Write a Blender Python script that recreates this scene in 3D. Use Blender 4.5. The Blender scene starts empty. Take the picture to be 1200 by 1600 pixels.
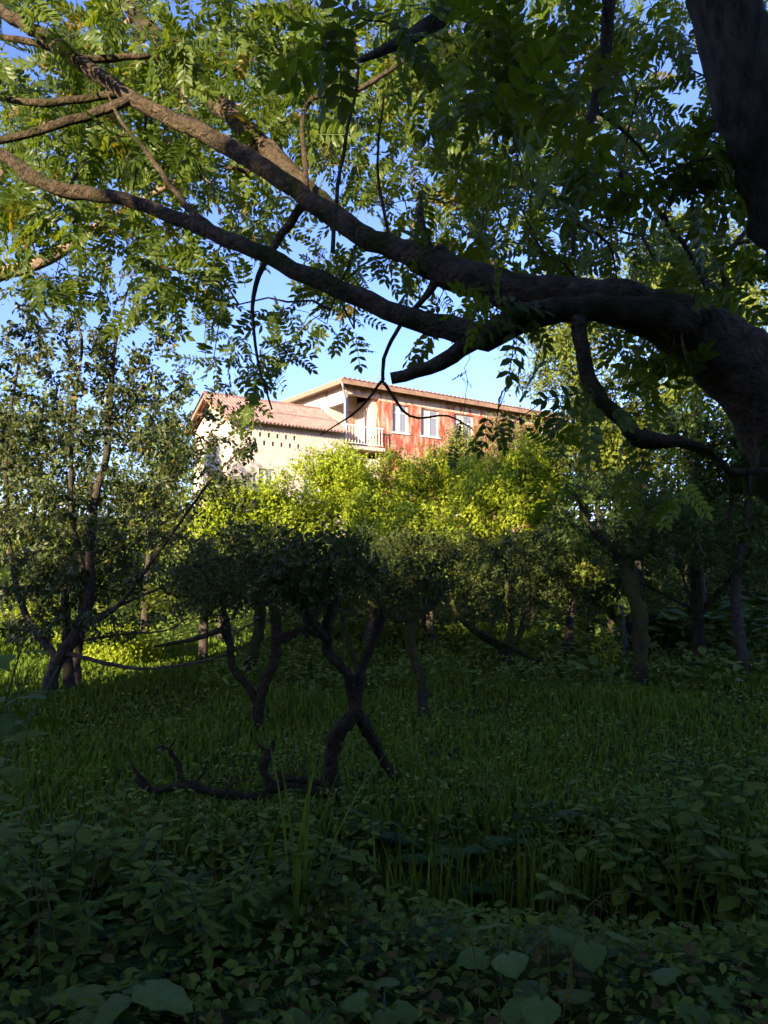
import bpy, math, random
import numpy as np
from mathutils import Vector, Matrix

random.seed(7)
rng = np.random.default_rng(11)
scene = bpy.context.scene
COL = scene.collection

# ------------------------------------------------------------------ camera
CAM_Z = 2.4
FPX = 1155.0
PITCH = math.atan(80 / FPX)
cam_d = bpy.data.cameras.new('camera')
cam = bpy.data.objects.new('camera', cam_d)
COL.objects.link(cam)
cam.location = (0, 0, CAM_Z)
cam.rotation_euler = (math.pi / 2 + PITCH, 0, 0)
cam_d.sensor_fit = 'VERTICAL'
cam_d.sensor_height = 36
cam_d.lens = FPX / 1600 * 36
cam_d.clip_start = 0.05
cam_d.clip_end = 2000
scene.camera = cam

# ------------------------------------------------------------------ light
SUN_EL = math.radians(13)
SUN_AZ = math.radians(29)            # the sun stands behind the camera, this far to its left
to_sun = Vector((-math.sin(SUN_AZ) * math.cos(SUN_EL), -math.cos(SUN_AZ) * math.cos(SUN_EL), math.sin(SUN_EL)))
world = bpy.data.worlds.new('World')
scene.world = world
world.use_nodes = True
wn = world.node_tree.nodes
sky = wn.new('ShaderNodeTexSky')
sky.sky_type = 'NISHITA'
sky.sun_disc = False
sky.sun_elevation = SUN_EL
sky.sun_rotation = math.atan2(to_sun.x, to_sun.y)
sky.air_density = 1.0
sky.dust_density = 0.5
sky.ozone_density = 4.5
wb = wn.new('ShaderNodeMix'); wb.data_type = 'RGBA'; wb.blend_type = 'MULTIPLY'; wb.inputs[0].default_value = 1
wb.inputs[7].default_value = (1.0, 0.78, 1.0, 1)      # white balance of the sky light, the same in every direction
world.node_tree.links.new(sky.outputs[0], wb.inputs[6])
world.node_tree.links.new(wb.outputs[2], wn['Background'].inputs[0])
wn['Background'].inputs[1].default_value = 0.11
sun_d = bpy.data.lights.new('sun', 'SUN')
sun_d.energy = 3.6
sun_d.angle = math.radians(0.5)
sun_d.color = (1.0, 0.84, 0.62)
sun = bpy.data.objects.new('sun', sun_d)
COL.objects.link(sun)
sun.rotation_euler = to_sun.to_track_quat('Z', 'Y').to_euler()
sun.location = (0, 0, 40)
scene.view_settings.view_transform = 'Standard'
scene.view_settings.look = 'None'
scene.view_settings.gamma = 1
scene.view_settings.exposure = 2.2
scene.cycles.use_denoising = True
scene.cycles.use_adaptive_sampling = True
scene.cycles.adaptive_threshold = 0.03
scene.cycles.max_bounces = 6
scene.cycles.diffuse_bounces = 4
scene.cycles.glossy_bounces = 2
scene.cycles.transmission_bounces = 3
scene.cycles.transparent_max_bounces = 4
scene.cycles.sample_clamp_indirect = 6
scene.cycles.caustics_reflective = False
scene.cycles.caustics_refractive = False

# ------------------------------------------------------------------ projection helpers
cp, sp = math.cos(PITCH), math.sin(PITCH)
def P(x, y, d):
    """photo pixel + distance along the view axis -> world point"""
    cx = (x - 600) / FPX * d
    cy = (800 - y) / FPX * d
    return np.array((cx, d * cp - cy * sp, CAM_Z + d * sp + cy * cp))

def sstep(a, b, v):
    t = np.clip((v - a) / (b - a), 0, 1)
    return t * t * (3 - 2 * t)

FX, FY = math.sin(SUN_AZ), math.cos(SUN_AZ)
def ground_z(x, y):
    x = np.asarray(x, float); y = np.asarray(y, float)
    z = 0.8 * (1 - sstep(3.0, 4.9, y + 0.25 * np.sin(x * 1.3)))
    z = z - 0.65 * np.exp(-((y - 5.5 - 0.2 * np.sin(x * .9 + 1)) / 0.75) ** 2) * (0.6 + 0.4 * np.cos((x - .8) * .6))
    z = z + 0.05 * np.sin(x * 1.7 + y * .6) * np.cos(y * 1.1 - x * .4) + 0.10 * np.sin(x * .43 + 2) * np.sin(y * .37)
    y0 = 15 + 1.2 * np.clip(-x - 3, 0, 8) - .25 * np.clip(x - 3, 0, 8)
    t = np.clip(y - y0, 0, None)
    r = 0.020 * t ** 1.9
    z = z + 4.6 * (1 - np.exp(-r / 4.6))
    z = z + 0.12 * np.clip(np.abs(x) - 8, 0, 14) * sstep(-2, 8, y)
    s = x * FX + y * FY
    p = x * FY - y * FX
    hr = 6.0 + 3.5 * sstep(-10, 2, p) - 2.5 * sstep(-14, -20, p)
    z = z + hr * (1 - sstep(-26, -4.5, s))  # unseen ridge behind the camera, raised to block the low sun
    return z

def G(px, py):
    """point on the ground seen at a photo pixel"""
    o = P(px, py, 0.0); dv = P(px, py, 1.0) - o
    t = 1.0
    while t < 60:
        q = o + dv * t
        if q[2] <= float(ground_z(q[0], q[1])):
            break
        t += 0.02
    q[2] = float(ground_z(q[0], q[1]))
    return q, t

# ------------------------------------------------------------------ mesh helpers
def make_mesh(name, verts, faces_list, smooth=False, tint=None):
    """verts (n,3); faces_list: list of (m,k) int arrays"""
    me = bpy.data.meshes.new(name)
    verts = np.ascontiguousarray(verts, dtype=np.float32)
    me.vertices.add(len(verts))
    me.vertices.foreach_set('co', verts.ravel())
    faces_list = [np.asarray(f, dtype=np.int32) for f in faces_list if len(f)]
    li = np.concatenate([f.ravel() for f in faces_list])
    tot = np.concatenate([np.full(len(f), f.shape[1], dtype=np.int32) for f in faces_list])
    start = np.concatenate([[0], np.cumsum(tot)[:-1]]).astype(np.int32)
    me.loops.add(len(li))
    me.loops.foreach_set('vertex_index', li)
    me.polygons.add(len(tot))
    me.polygons.foreach_set('loop_start', start)
    try:
        me.polygons.foreach_set('loop_total', tot)
    except Exception:
        pass
    me.polygons.foreach_set('use_smooth', np.full(len(tot), smooth, dtype=bool))
    if tint is not None:
        at = me.attributes.new('tint', 'FLOAT', 'POINT')
        at.data.foreach_set('value', np.ascontiguousarray(tint, dtype=np.float32))
    me.update(calc_edges=True)
    return me

class MB:
    def __init__(self):
        self.v = []; self.f = {3: [], 4: []}; self.t = []; self.n = 0
    def add(self, v, faces, tint=0.5):
        v = np.asarray(v, float).reshape(-1, 3)
        for f in faces:
            f = np.asarray(f, int)
            if len(f):
                self.f[f.shape[1]].append(f + self.n)
        self.v.append(v)
        self.t.append(np.broadcast_to(np.asarray(tint, float), (len(v),)))
        self.n += len(v)
        return self
    def box(self, x0, x1, y0, y1, z0, z1):
        v = [(x, y, z) for z in (z0, z1) for y in (y0, y1) for x in (x0, x1)]
        f = [(0, 2, 3, 1), (4, 5, 7, 6), (0, 1, 5, 4), (2, 6, 7, 3), (0, 4, 6, 2), (1, 3, 7, 5)]
        return self.add(v, [f])
    def mesh(self, name, smooth=False):
        fl = [np.concatenate(a) for a in self.f.values() if a]
        return make_mesh(name, np.concatenate(self.v), fl, smooth, np.concatenate(self.t))
    def build(self, name, mat, parent=None, smooth=False):
        return link(name, self.mesh(name, smooth), mat, parent)

def link(name, me, mat, parent=None, matrix=None):
    if mat is not None and not me.materials:
        me.materials.append(mat)
    o = bpy.data.objects.new(name, me)
    COL.objects.link(o)
    if parent is not None:
        o.parent = parent
    if matrix is not None:
        o.matrix_basis = matrix
    return o

def tag(o, label=None, cat=None, group=None, kind=None):
    if label: o['label'] = label
    if cat: o['category'] = cat
    if group: o['group'] = group
    if kind: o['kind'] = kind
    return o

def empty(name, loc=(0, 0, 0), rz=0):
    o = bpy.data.objects.new(name, None)
    o.empty_display_size = .2
    COL.objects.link(o)
    o.location = [float(c) for c in loc]
    o.rotation_euler = (0, 0, rz)
    return o

def nrm(a):
    return a / np.maximum(np.linalg.norm(a, axis=-1, keepdims=True), 1e-9)

def spline(pts, rad, step):
    pts = np.asarray(pts, float); rad = np.asarray(rad, float)
    if len(pts) == 2:
        n = max(2, int(np.linalg.norm(pts[1] - pts[0]) / step) + 1)
        t = np.linspace(0, 1, n)[:, None]
        return pts[0] * (1 - t) + pts[1] * t, rad[0] * (1 - t[:, 0]) + rad[1] * t[:, 0]
    q = np.vstack([2 * pts[0] - pts[1], pts, 2 * pts[-1] - pts[-2]])
    out = []; ro = []
    for i in range(len(pts) - 1):
        p0, p1, p2, p3 = q[i], q[i + 1], q[i + 2], q[i + 3]
        n = max(1, int(round(np.linalg.norm(p2 - p1) / step)))
        for k in range(n):
            t = k / n
            out.append(.5 * ((2 * p1) + (-p0 + p2) * t + (2 * p0 - 5 * p1 + 4 * p2 - p3) * t * t + (-p0 + 3 * p1 - 3 * p2 + p3) * t ** 3))
            ro.append(rad[i] * (1 - t) + rad[i + 1] * t)
    out.append(pts[-1]); ro.append(rad[-1])
    return np.array(out), np.array(ro)

def tube(mb, pts, rad, sides=8, rough=0.0, knots=0):
    n = len(pts)
    d = np.gradient(pts, axis=0); d = nrm(d)
    ref = np.array((0, 0, 1.)) if abs(d[0][2]) < .9 else np.array((1., 0, 0))
    a = nrm(np.cross(d[0], ref)); A = []
    for i in range(n):
        a = nrm(a - d[i] * np.dot(a, d[i])); A.append(a)
    A = np.array(A); B = np.cross(d, A)
    th = np.linspace(0, 2 * math.pi, sides, endpoint=False)
    r = np.repeat(np.asarray(rad)[:, None], sides, 1)
    if rough:
        ph = rng.uniform(0, 6, 6); L = np.cumsum(np.r_[0, np.linalg.norm(np.diff(pts, axis=0), axis=1)])[:, None]
        r = r * (1 + rough * (np.sin(3 * th + ph[0] + L * 2.1) * .5 + np.sin(2 * th + ph[1] - L * 3.7) * .6 + np.sin(5 * th + ph[2] + L * 5) * .35) + rough * .8 * np.minimum(1, .05 / np.maximum(r, .01)) * rng.uniform(-1, 1, (n, sides)))
        for _ in range(knots):
            i = rng.integers(1, n - 1); j = rng.uniform(0, 2 * math.pi)
            w = np.exp(-((np.arange(n)[:, None] - i) / 1.2) ** 2) * np.exp(-(np.angle(np.exp(1j * (th[None] - j))) / .55) ** 2)
            r = r * (1 + .35 * w)
    v = pts[:, None] + r[..., None] * (np.cos(th)[None, :, None] * A[:, None] + np.sin(th)[None, :, None] * B[:, None])
    v = np.vstack([v.reshape(-1, 3), pts[:1], pts[-1:]])
    i = np.arange(n - 1)[:, None] * sides; j = np.arange(sides)[None]; k = (j + 1) % sides
    q = np.stack([i + j, i + k, i + sides + k, i + sides + j], -1).reshape(-1, 4)
    jj = np.arange(sides); kk = (jj + 1) % sides
    c0 = np.stack([kk, jj, np.full(sides, n * sides)], -1)
    c1 = np.stack([(n - 1) * sides + jj, (n - 1) * sides + kk, np.full(sides, n * sides + 1)], -1)
    mb.add(v, [q, np.vstack([c0, c1])])

# ------------------------------------------------------------------ leaf templates: (along, across, up), faces
def leaf_small():
    v = np.array([(0, 0, 0), (.42, .27, .07), (1, 0, -.05), (.42, -.27, .07)])
    return v, np.array([(0, 3, 2), (0, 2, 1)])
def leaf_mid(w=.26):
    v = np.array([(0, 0, 0), (.5, 0, -.02), (1, 0, -.12), (.2, w * .75, .05), (.6, w * .95, .04), (.2, -w * .75, .05), (.6, -w * .95, .04)])
    return v, np.array([(0, 1, 3), (1, 4, 3), (1, 2, 4), (0, 5, 1), (1, 5, 6), (1, 6, 2)])
def leaf_big(kind='ovate'):
    """one large leaf, folded along its midrib, wavy edge"""
    n = 7
    t = np.linspace(0, 1, n)
    if kind == 'ovate': w = .31 * np.sin(np.pi * t ** .72) ** .9
    elif kind == 'heart': w = .5 * np.sin(np.pi * np.clip(t * .9 + .1, 0, 1) ** .62) ** .8; w[-1] = 0
    elif kind == 'lance': w = .17 * np.sin(np.pi * t ** .8) ** .9
    w[0] = 0.02 if kind != 'heart' else .16
    mid = np.stack([t, 0 * t, .02 - .16 * t ** 2], 1)
    wav = .025 * np.sin(t * 17)
    back = -.10 * (1 - t) ** 4 if kind == 'heart' else 0 * t
    lh = np.stack([t + back, w * .55, mid[:, 2] + .05 + 0 * t], 1); rh = lh * np.array((1, -1, 1))
    l = np.stack([t + back * 1.6, w, mid[:, 2] + .03 + wav - w * .1], 1); r = np.stack([t + back * 1.6, -w, mid[:, 2] + .03 - wav - w * .1], 1)
    v = np.vstack([mid, lh, l, rh, r]); f = []
    for i in range(n - 1):
        f += [(i, i + 1, n + i + 1, n + i), (n + i, n + i + 1, 2 * n + i + 1, 2 * n + i)]
        f += [(i + 1, i, 3 * n + i, 3 * n + i + 1), (3 * n + i + 1, 3 * n + i, 4 * n + i, 4 * n + i + 1)]
    return v, np.array(f)
def leaf_lobed():
    """palmate lobed leaf (maple or hop like)"""
    out = [(0, 0, 0)]
    lob = [(-2.3, .34), (-1.75, .26), (-1.35, .72), (-.8, .42), (-.28, .74), (0, 1.0), (.28, .74), (.8, .42), (1.35, .72), (1.75, .26), (2.3, .34)]
    for a, r in lob:
        out.append((.28 + .72 * r * math.cos(a), .72 * r * math.sin(a), .05 * abs(math.sin(2.2 * a)) - .12 * r * r))
    v = np.array(out)
    c = np.array([(.28, 0, .03)])
    v = np.vstack([v, c]); m = len(v) - 1
    f = [(m, i, i + 1) for i in range(1, len(out) - 1)] + [(m, 0, 1), (m, len(out) - 1, 0)]
    return v, np.array(f)
def leaf_compound(pairs=6, seed=0, ll=.27, w=.24, droop=.25):
    r = np.random.default_rng(seed)
    V = []; Fc = []; n = 0
    lt, lf = leaf_mid(w)
    def curve(t): return np.array((t * (1 - .08 * t), 0, -droop * t * t))
    t = np.linspace(0, .97, 5)
    for s in (-1, 1):
        c = np.array([curve(a) + np.array((0, s * .008, 0)) for a in t]); V.append(c)
    Fc.append(np.array([(i, i + 1, 6 + i) for i in range(4)] + [(i, 6 + i, 5 + i) for i in range(4)])); n = 10
    slots = []
    for i in range(pairs):
        a = .16 + .76 * i / max(1, pairs - 1) if pairs > 1 else .5
        for s in (-1, 1):
            slots.append((a + r.uniform(-.012, .012), s * math.radians(r.uniform(54, 74) - 14 * i / pairs), ll * (1 - .25 * abs(i / pairs - .45)) * r.uniform(.9, 1.1)))
    slots.append((.97, r.uniform(-.1, .1), ll * 1.05))
    for a, ang, L in slots:
        c, s = math.cos(ang), math.sin(ang)
        tw = r.uniform(-.5, .5); dz = r.uniform(-.35, .05)
        u = np.array((c, s, dz)); u /= np.linalg.norm(u)
        nn = np.array((tw * -s * .6, tw * c * .6, 1)); nn -= u * nn.dot(u); nn /= np.linalg.norm(nn)
        b = np.cross(nn, u)
        V.append(curve(a) + L * (lt[:, :1] * u + lt[:, 1:2] * b + lt[:, 2:] * nn)); Fc.append(lf + n); n += len(lt)
    return np.vstack(V), np.vstack(Fc)
def frond(pairs=13, seed=0):
    r = np.random.default_rng(seed)
    V = []; Fc = []; n = 0
    def curve(t): return np.array((t * (1 - .2 * t * t), 0, .30 * t - .62 * t * t))
    t = np.linspace(0, 1, 7)
    for s in (-1, 1): V.append(np.array([curve(a) + np.array((0, s * .006, 0)) for a in t]))
    Fc.append(np.array([(i, i + 1, 8 + i) for i in range(6)] + [(i, 8 + i, 7 + i) for i in range(6)])); n = 14
    lt = np.array([(0, 0, 0), (.3, .15, 0), (1, 0, -.12), (.3, -.15, 0)]); lf = np.array([(0, 3, 2), (0, 2, 1)])
    for i in range(pairs):
        a = .14 + .84 * i / pairs
        L = .30 * math.sin(math.pi * min(1, a ** .75 * .95 + .06)) + .03
        for s in (-1, 1):
            ang = s * math.radians(72 - 25 * a)
            u = np.array((math.cos(ang), math.sin(ang), r.uniform(-.3, 0) - .6 * a)); u /= np.linalg.norm(u)
            nn = np.array((.3, 0, 1.)); nn -= u * nn.dot(u); nn /= np.linalg.norm(nn)
            b = np.cross(nn, u)
            V.append(curve(a) + L * (lt[:, :1] * u + lt[:, 1:2] * b + lt[:, 2:] * nn)); Fc.append(lf + n); n += 4
    return np.vstack(V), np.vstack(Fc)

def frames(axis, normal):
    a = nrm(axis); n = nrm(normal - a * np.sum(a * normal, -1, keepdims=True)); b = np.cross(n, a)
    return a, b, n

def scatter(mb, tmpl, pos, axis, normal, size, tint):
    """one copy of a leaf template for each row, all into one builder"""
    T, f = tmpl
    if not len(pos): return
    a, b, n = frames(axis, normal)
    v = pos[:, None] + size[:, None, None] * (T[None, :, :1] * a[:, None] + T[None, :, 1:2] * b[:, None] + T[None, :, 2:] * n[:, None])
    N, K = len(pos), len(T)
    ff = (f[None] + (np.arange(N) * K)[:, None, None]).reshape(-1, f.shape[1])
    mb.add(v.reshape(-1, 3), [ff], np.repeat(tint, K))

def leaf_matrix(pos, axis, normal, size):
    a, b, n = frames(np.asarray(axis, float)[None], np.asarray(normal, float)[None])
    a, b, n = a[0] * size, b[0] * size, n[0] * size
    return Matrix(((a[0], b[0], n[0], pos[0]), (a[1], b[1], n[1], pos[1]), (a[2], b[2], n[2], pos[2]), (0, 0, 0, 1)))

# ------------------------------------------------------------------ materials
def new_mat(name):
    m = bpy.data.materials.new(name); m.use_nodes = True
    nt = m.node_tree; nt.nodes.clear()
    return m, nt, nt.nodes, nt.links
def ramp(nodes, stops):
    r = nodes.new('ShaderNodeValToRGB')
    e = r.color_ramp.elements
    while len(e) < len(stops): e.new(.5)
    for el, (p, c) in zip(e, stops):
        el.position = p; el.color = (*c, 1)
    return r
def leaf_mat(name, dark, light, odd=None, trans=.35, rough=.45, tcol=(1.25, 1.25, .5), spec=.35):
    m, nt, N, L = new_mat(name)
    out = N.new('ShaderNodeOutputMaterial'); mix = N.new('ShaderNodeMixShader')
    p = N.new('ShaderNodeBsdfPrincipled'); tr = N.new('ShaderNodeBsdfTranslucent')
    at = N.new('ShaderNodeAttribute'); at.attribute_name = 'tint'
    st = [(0, dark), (.9 if odd else 1, light)]
    if odd: st += [(.955, light), (.97, odd)]
    r = ramp(N, st)
    L.new(at.outputs['Fac'], r.inputs[0])
    nz = N.new('ShaderNodeTexNoise'); nz.inputs['Scale'].default_value = 9; nz.inputs['Detail'].default_value = 3
    tc = N.new('ShaderNodeTexCoord'); L.new(tc.outputs['Object'], nz.inputs['Vector'])
    mp = N.new('ShaderNodeMapRange'); mp.inputs[1].default_value = .3; mp.inputs[2].default_value = .7; mp.inputs[3].default_value = .78; mp.inputs[4].default_value = 1.18
    L.new(nz.outputs[0], mp.inputs[0])
    mul = N.new('ShaderNodeMix'); mul.data_type = 'RGBA'; mul.blend_type = 'MULTIPLY'; mul.inputs[0].default_value = 1
    L.new(r.outputs[0], mul.inputs[6]); L.new(mp.outputs[0], mul.inputs[7])
    tm = N.new('ShaderNodeMix'); tm.data_type = 'RGBA'; tm.blend_type = 'MULTIPLY'; tm.inputs[0].default_value = 1
    tm.inputs[7].default_value = (*tcol, 1)
    L.new(mul.outputs[2], tm.inputs[6])
    L.new(mul.outputs[2], p.inputs['Base Color']); p.inputs['Roughness'].default_value = rough; p.inputs['Specular IOR Level'].default_value = spec
    L.new(tm.outputs[2], tr.inputs[0])
    mix.inputs[0].default_value = trans
    L.new(p.outputs[0], mix.inputs[1]); L.new(tr.outputs[0], mix.inputs[2]); L.new(mix.outputs[0], out.inputs[0])
    return m
def bark_mat(name, c1, c2, moss=None, moss_amt=.5, scale=14, bump=.6, stretch=1.0):
    m, nt, N, L = new_mat(name)
    out = N.new('ShaderNodeOutputMaterial'); p = N.new('ShaderNodeBsdfPrincipled'); p.inputs['Roughness'].default_value = .9
    p.inputs['Specular IOR Level'].default_value = .15
    tco = N.new('ShaderNodeTexCoord'); mpg = N.new('ShaderNodeMapping'); mpg.inputs['Scale'].default_value = (1, 1, stretch); L.new(tco.outputs['Object'], mpg.inputs[0])
    tc = mpg
    n1 = N.new('ShaderNodeTexNoise'); n1.inputs['Scale'].default_value = scale; n1.inputs['Detail'].default_value = 7; n1.inputs['Roughness'].default_value = .65
    v1 = N.new('ShaderNodeTexVoronoi'); v1.inputs['Scale'].default_value = scale * 2.2; v1.feature = 'F1'
    L.new(tc.outputs[0], n1.inputs['Vector'])
    # warp the cells so that the bark plates are irregular
    wm = N.new('ShaderNodeMix'); wm.data_type = 'RGBA'; wm.blend_type = 'ADD'; wm.inputs[0].default_value = .12
    L.new(tc.outputs[0], wm.inputs[6]); L.new(n1.outputs['Color'], wm.inputs[7]); L.new(wm.outputs[2], v1.inputs['Vector'])
    r = ramp(N, [(.3, c1), (.72, c2)]); L.new(n1.outputs[0], r.inputs[0])
    col = r.outputs[0]
    if moss:
        n2 = N.new('ShaderNodeTexNoise'); n2.inputs['Scale'].default_value = 3.2; n2.inputs['Detail'].default_value = 6
        L.new(tc.outputs[0], n2.inputs['Vector'])
        r2 = ramp(N, [(.62 - .3 * moss_amt, (0, 0, 0)), (.75 - .3 * moss_amt, (1, 1, 1))]); L.new(n2.outputs[0], r2.inputs[0])
        mx = N.new('ShaderNodeMix'); mx.data_type = 'RGBA'; L.new(r2.outputs[0], mx.inputs[0]); L.new(col, mx.inputs[6]); mx.inputs[7].default_value = (*moss, 1)
        col = mx.outputs[2]
    L.new(col, p.inputs['Base Color'])
    ad = N.new('ShaderNodeMath'); ad.operation = 'ADD'; L.new(n1.outputs[0], ad.inputs[0]); L.new(v1.outputs[0], ad.inputs[1])
    b = N.new('ShaderNodeBump'); b.inputs['Strength'].default_value = bump; b.inputs['Distance'].default_value = .05
    L.new(ad.outputs[0], b.inputs['Height']); L.new(b.outputs[0], p.inputs['Normal']); L.new(p.outputs[0], out.inputs[0])
    return m
def plain_mat(name, c1, c2, scale=3, rough=.85, lo=.35, hi=.65, bump=.15, spec=.3, streak=None, metal=0):
    m, nt, N, L = new_mat(name)
    out = N.new('ShaderNodeOutputMaterial'); p = N.new('ShaderNodeBsdfPrincipled'); p.inputs['Roughness'].default_value = rough
    p.inputs['Specular IOR Level'].default_value = spec; p.inputs['Metallic'].default_value = metal
    tc = N.new('ShaderNodeTexCoord'); mpn = N.new('ShaderNodeMapping')
    if streak: mpn.inputs['Scale'].default_value = streak
    L.new(tc.outputs['Object'], mpn.inputs[0])
    n1 = N.new('ShaderNodeTexNoise'); n1.inputs['Scale'].default_value = scale; n1.inputs['Detail'].default_value = 8; n1.inputs['Roughness'].default_value = .62
    L.new(mpn.outputs[0], n1.inputs['Vector'])
    r = ramp(N, [(lo, c1), (hi, c2)]); L.new(n1.outputs[0], r.inputs[0]); L.new(r.outputs[0], p.inputs['Base Color'])
    if bump:
        b = N.new('ShaderNodeBump'); b.inputs['Strength'].default_value = bump; b.inputs['Distance'].default_value = .02
        L.new(n1.outputs[0], b.inputs['Height']); L.new(b.outputs[0], p.inputs['Normal'])
    L.new(p.outputs[0], out.inputs[0])
    return m

M = {}
M['walnut'] = leaf_mat('walnut_leaf', (.06, .10, .012), (.12, .17, .018), (.24, .18, .03), trans=.52, rough=.42, tcol=(1.7, 1.5, .5))
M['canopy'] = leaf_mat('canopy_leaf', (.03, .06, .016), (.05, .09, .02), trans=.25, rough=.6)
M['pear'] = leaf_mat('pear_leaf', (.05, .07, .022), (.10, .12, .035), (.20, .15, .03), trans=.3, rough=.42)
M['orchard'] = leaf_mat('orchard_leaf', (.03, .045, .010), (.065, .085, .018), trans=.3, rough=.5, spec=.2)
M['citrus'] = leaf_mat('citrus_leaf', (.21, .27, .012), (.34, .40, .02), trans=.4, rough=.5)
M['olive'] = leaf_mat('olive_leaf', (.14, .17, .03), (.24, .24, .05), trans=.35, rough=.5)
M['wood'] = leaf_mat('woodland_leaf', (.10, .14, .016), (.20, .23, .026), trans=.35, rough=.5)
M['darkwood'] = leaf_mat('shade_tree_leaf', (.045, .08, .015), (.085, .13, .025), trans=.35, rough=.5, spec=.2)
M['russet'] = leaf_mat('russet_leaf', (.20, .13, .06), (.25, .22, .07), trans=.35, rough=.6)
M['pine'] = leaf_mat('conifer_leaf', (.06, .11, .02), (.11, .16, .025), trans=.25, rough=.6)
M['weed'] = leaf_mat('weed_leaf', (.065, .115, .012), (.14, .19, .024), (.2, .17, .03), trans=.3, rough=.55, spec=.10)
M['herb'] = leaf_mat('undergrowth_leaf', (.10, .16, .025), (.20, .25, .045), trans=.3, rough=.55, spec=.12)
M['pale'] = leaf_mat('pale_leaf', (.065, .11, .014), (.105, .155, .024), trans=.25, rough=.55, spec=.2)
M['grass'] = leaf_mat('grass_blade', (.07, .125, .012), (.14, .195, .018), (.16, .14, .06), trans=.3, rough=.6, spec=.07)
M['fern'] = leaf_mat('fern_frond', (.035, .075, .02), (.06, .11, .018), trans=.3, rough=.55, spec=.15)
M['bark'] = bark_mat('mossy_bark', (.04, .027, .014), (.20, .145, .085), (.05, .06, .010), .35, 12, 1.0)
M['bark2'] = bark_mat('ridged_bark', (.06, .048, .034), (.34, .275, .20), (.04, .05, .02), .12, 22, 1.0, .22)
M['bark_pale'] = bark_mat('pale_bark', (.16, .105, .065), (.30, .21, .14), None, .3, 9, .5)
M['bark_pear'] = bark_mat('pear_bark', (.035, .028, .022), (.12, .095, .07), (.05, .055, .02), .25, 14, .6)
M['bark_moss'] = bark_mat('moss_grown_bark', (.03, .025, .018), (.09, .075, .05), (.075, .08, .018), .75, 12, .9)
M['dead'] = bark_mat('dead_wood', (.018, .012, .006), (.085, .06, .032), (.04, .046, .010), .2, 12, .9)
M['twig'] = plain_mat('stem', (.05, .07, .025), (.08, .09, .035), 8, .7)

# ------------------------------------------------------------------ ground
def axis_coords(lo, hi, fine_lo, fine_hi, step, grow=1.25):
    c = list(np.arange(fine_lo, fine_hi + 1e-6, step))
    s = step; x = fine_hi
    while x < hi: s *= grow; x += s; c.append(x)
    s = step; x = fine_lo
    while x > lo: s *= grow; x -= s; c.insert(0, x)
    return np.array(c)
gx = axis_coords(-400, 400, -14, 14, .22); gy = axis_coords(-400, 400, -2, 24, .22)
X, Y = np.meshgrid(gx, gy)
Z = ground_z(X, Y) + np.where((np.abs(X) < 14) & (Y > -2) & (Y < 24), rng.uniform(-.02, .02, X.shape), 0)
nx, ny = len(gx), len(gy)
ii = (np.arange(ny - 1)[:, None] * nx + np.arange(nx - 1)[None]).ravel()
gf = np.stack([ii, ii + 1, ii + nx + 1, ii + nx], -1)
M['soil'] = plain_mat('forest_soil', (.016, .022, .005), (.035, .055, .008), 1.7, .95, bump=.5, spec=.03)
g_me = make_mesh('ground', np.stack([X, Y, Z], -1).reshape(-1, 3), [gf], True)
tag(link('ground', g_me, M['soil']), kind='structure')

# ------------------------------------------------------------------ houses
M['cream'] = plain_mat('cream_plaster', (.50, .40, .29), (.66, .56, .43), 1.6, .9, .3, .7, .2)
M['greyplaster'] = plain_mat('grey_block_wall', (.46, .38, .30), (.66, .56, .45), 2.4, .95, .3, .7, .35)
M['white'] = plain_mat('white_plaster', (.62, .60, .55), (.74, .72, .67), 1.5, .85, .3, .7, .1)
M['red'] = plain_mat('peeling_red_paint', (.36, .085, .045), (.60, .43, .31), 2.6, .85, .44, .66, .2, streak=(1.3, 1.3, .4))
M['redtop'] = plain_mat('worn_cream_and_red_paint', (.62, .50, .37), (.46, .13, .06), 2.6, .85, .50, .60, .2, streak=(1, 1, .6))
M['trim'] = plain_mat('white_window_paint', (.66, .64, .60), (.76, .75, .71), 5, .6, bump=.03)
M['soffit'] = plain_mat('brown_soffit', (.24, .14, .085), (.36, .23, .15), 5, .8, streak=(1, 6, 1))
M['tile'] = plain_mat('faded_roof_sheet', (.20, .115, .09), (.34, .22, .18), 3.2, .9, .3, .7, .2)
M['metal'] = plain_mat('grey_metal', (.38, .38, .38), (.5, .5, .5), 8, .5, metal=.4)
M['dark'] = plain_mat('vent_hole_shade', (.02, .018, .016), (.05, .045, .04), 3, .9)
m, nt, N, L = new_mat('window_glass')
o_ = N.new('ShaderNodeOutputMaterial'); p_ = N.new('ShaderNodeBsdfPrincipled'); p_.inputs['Base Color'].default_value = (.25, .26, .27, 1); p_.inputs['Roughness'].default_value = .06
p_.inputs['Specular IOR Level'].default_value = .8; L.new(p_.outputs[0], o_.inputs[0]); M['glass'] = m
M['curtain'] = plain_mat('window_curtain', (.42, .37, .32), (.62, .56, .5), 5, .9, streak=(5, 5, .2))

def wall_panel(mb, x0, x1, z0, z1, openings, y0=0.0, t=.25):
    """wall in the x-z plane made of blocks round its openings; its face is at y0, its body behind"""
    xs = sorted({x0, x1, *[a for o in openings for a in o[:2] if x0 < a < x1]})
    zs = sorted({z0, z1, *[a for o in openings for a in o[2:] if z0 < a < z1]})
    for a, b in zip(xs[:-1], xs[1:]):
        for c, d in zip(zs[:-1], zs[1:]):
            mx, mz = (a + b) / 2, (c + d) / 2
            if any(o[0] < mx < o[1] and o[2] < mz < o[3] for o in openings): continue
            mb.box(a, b, y0, y0 + t, c, d)

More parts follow.
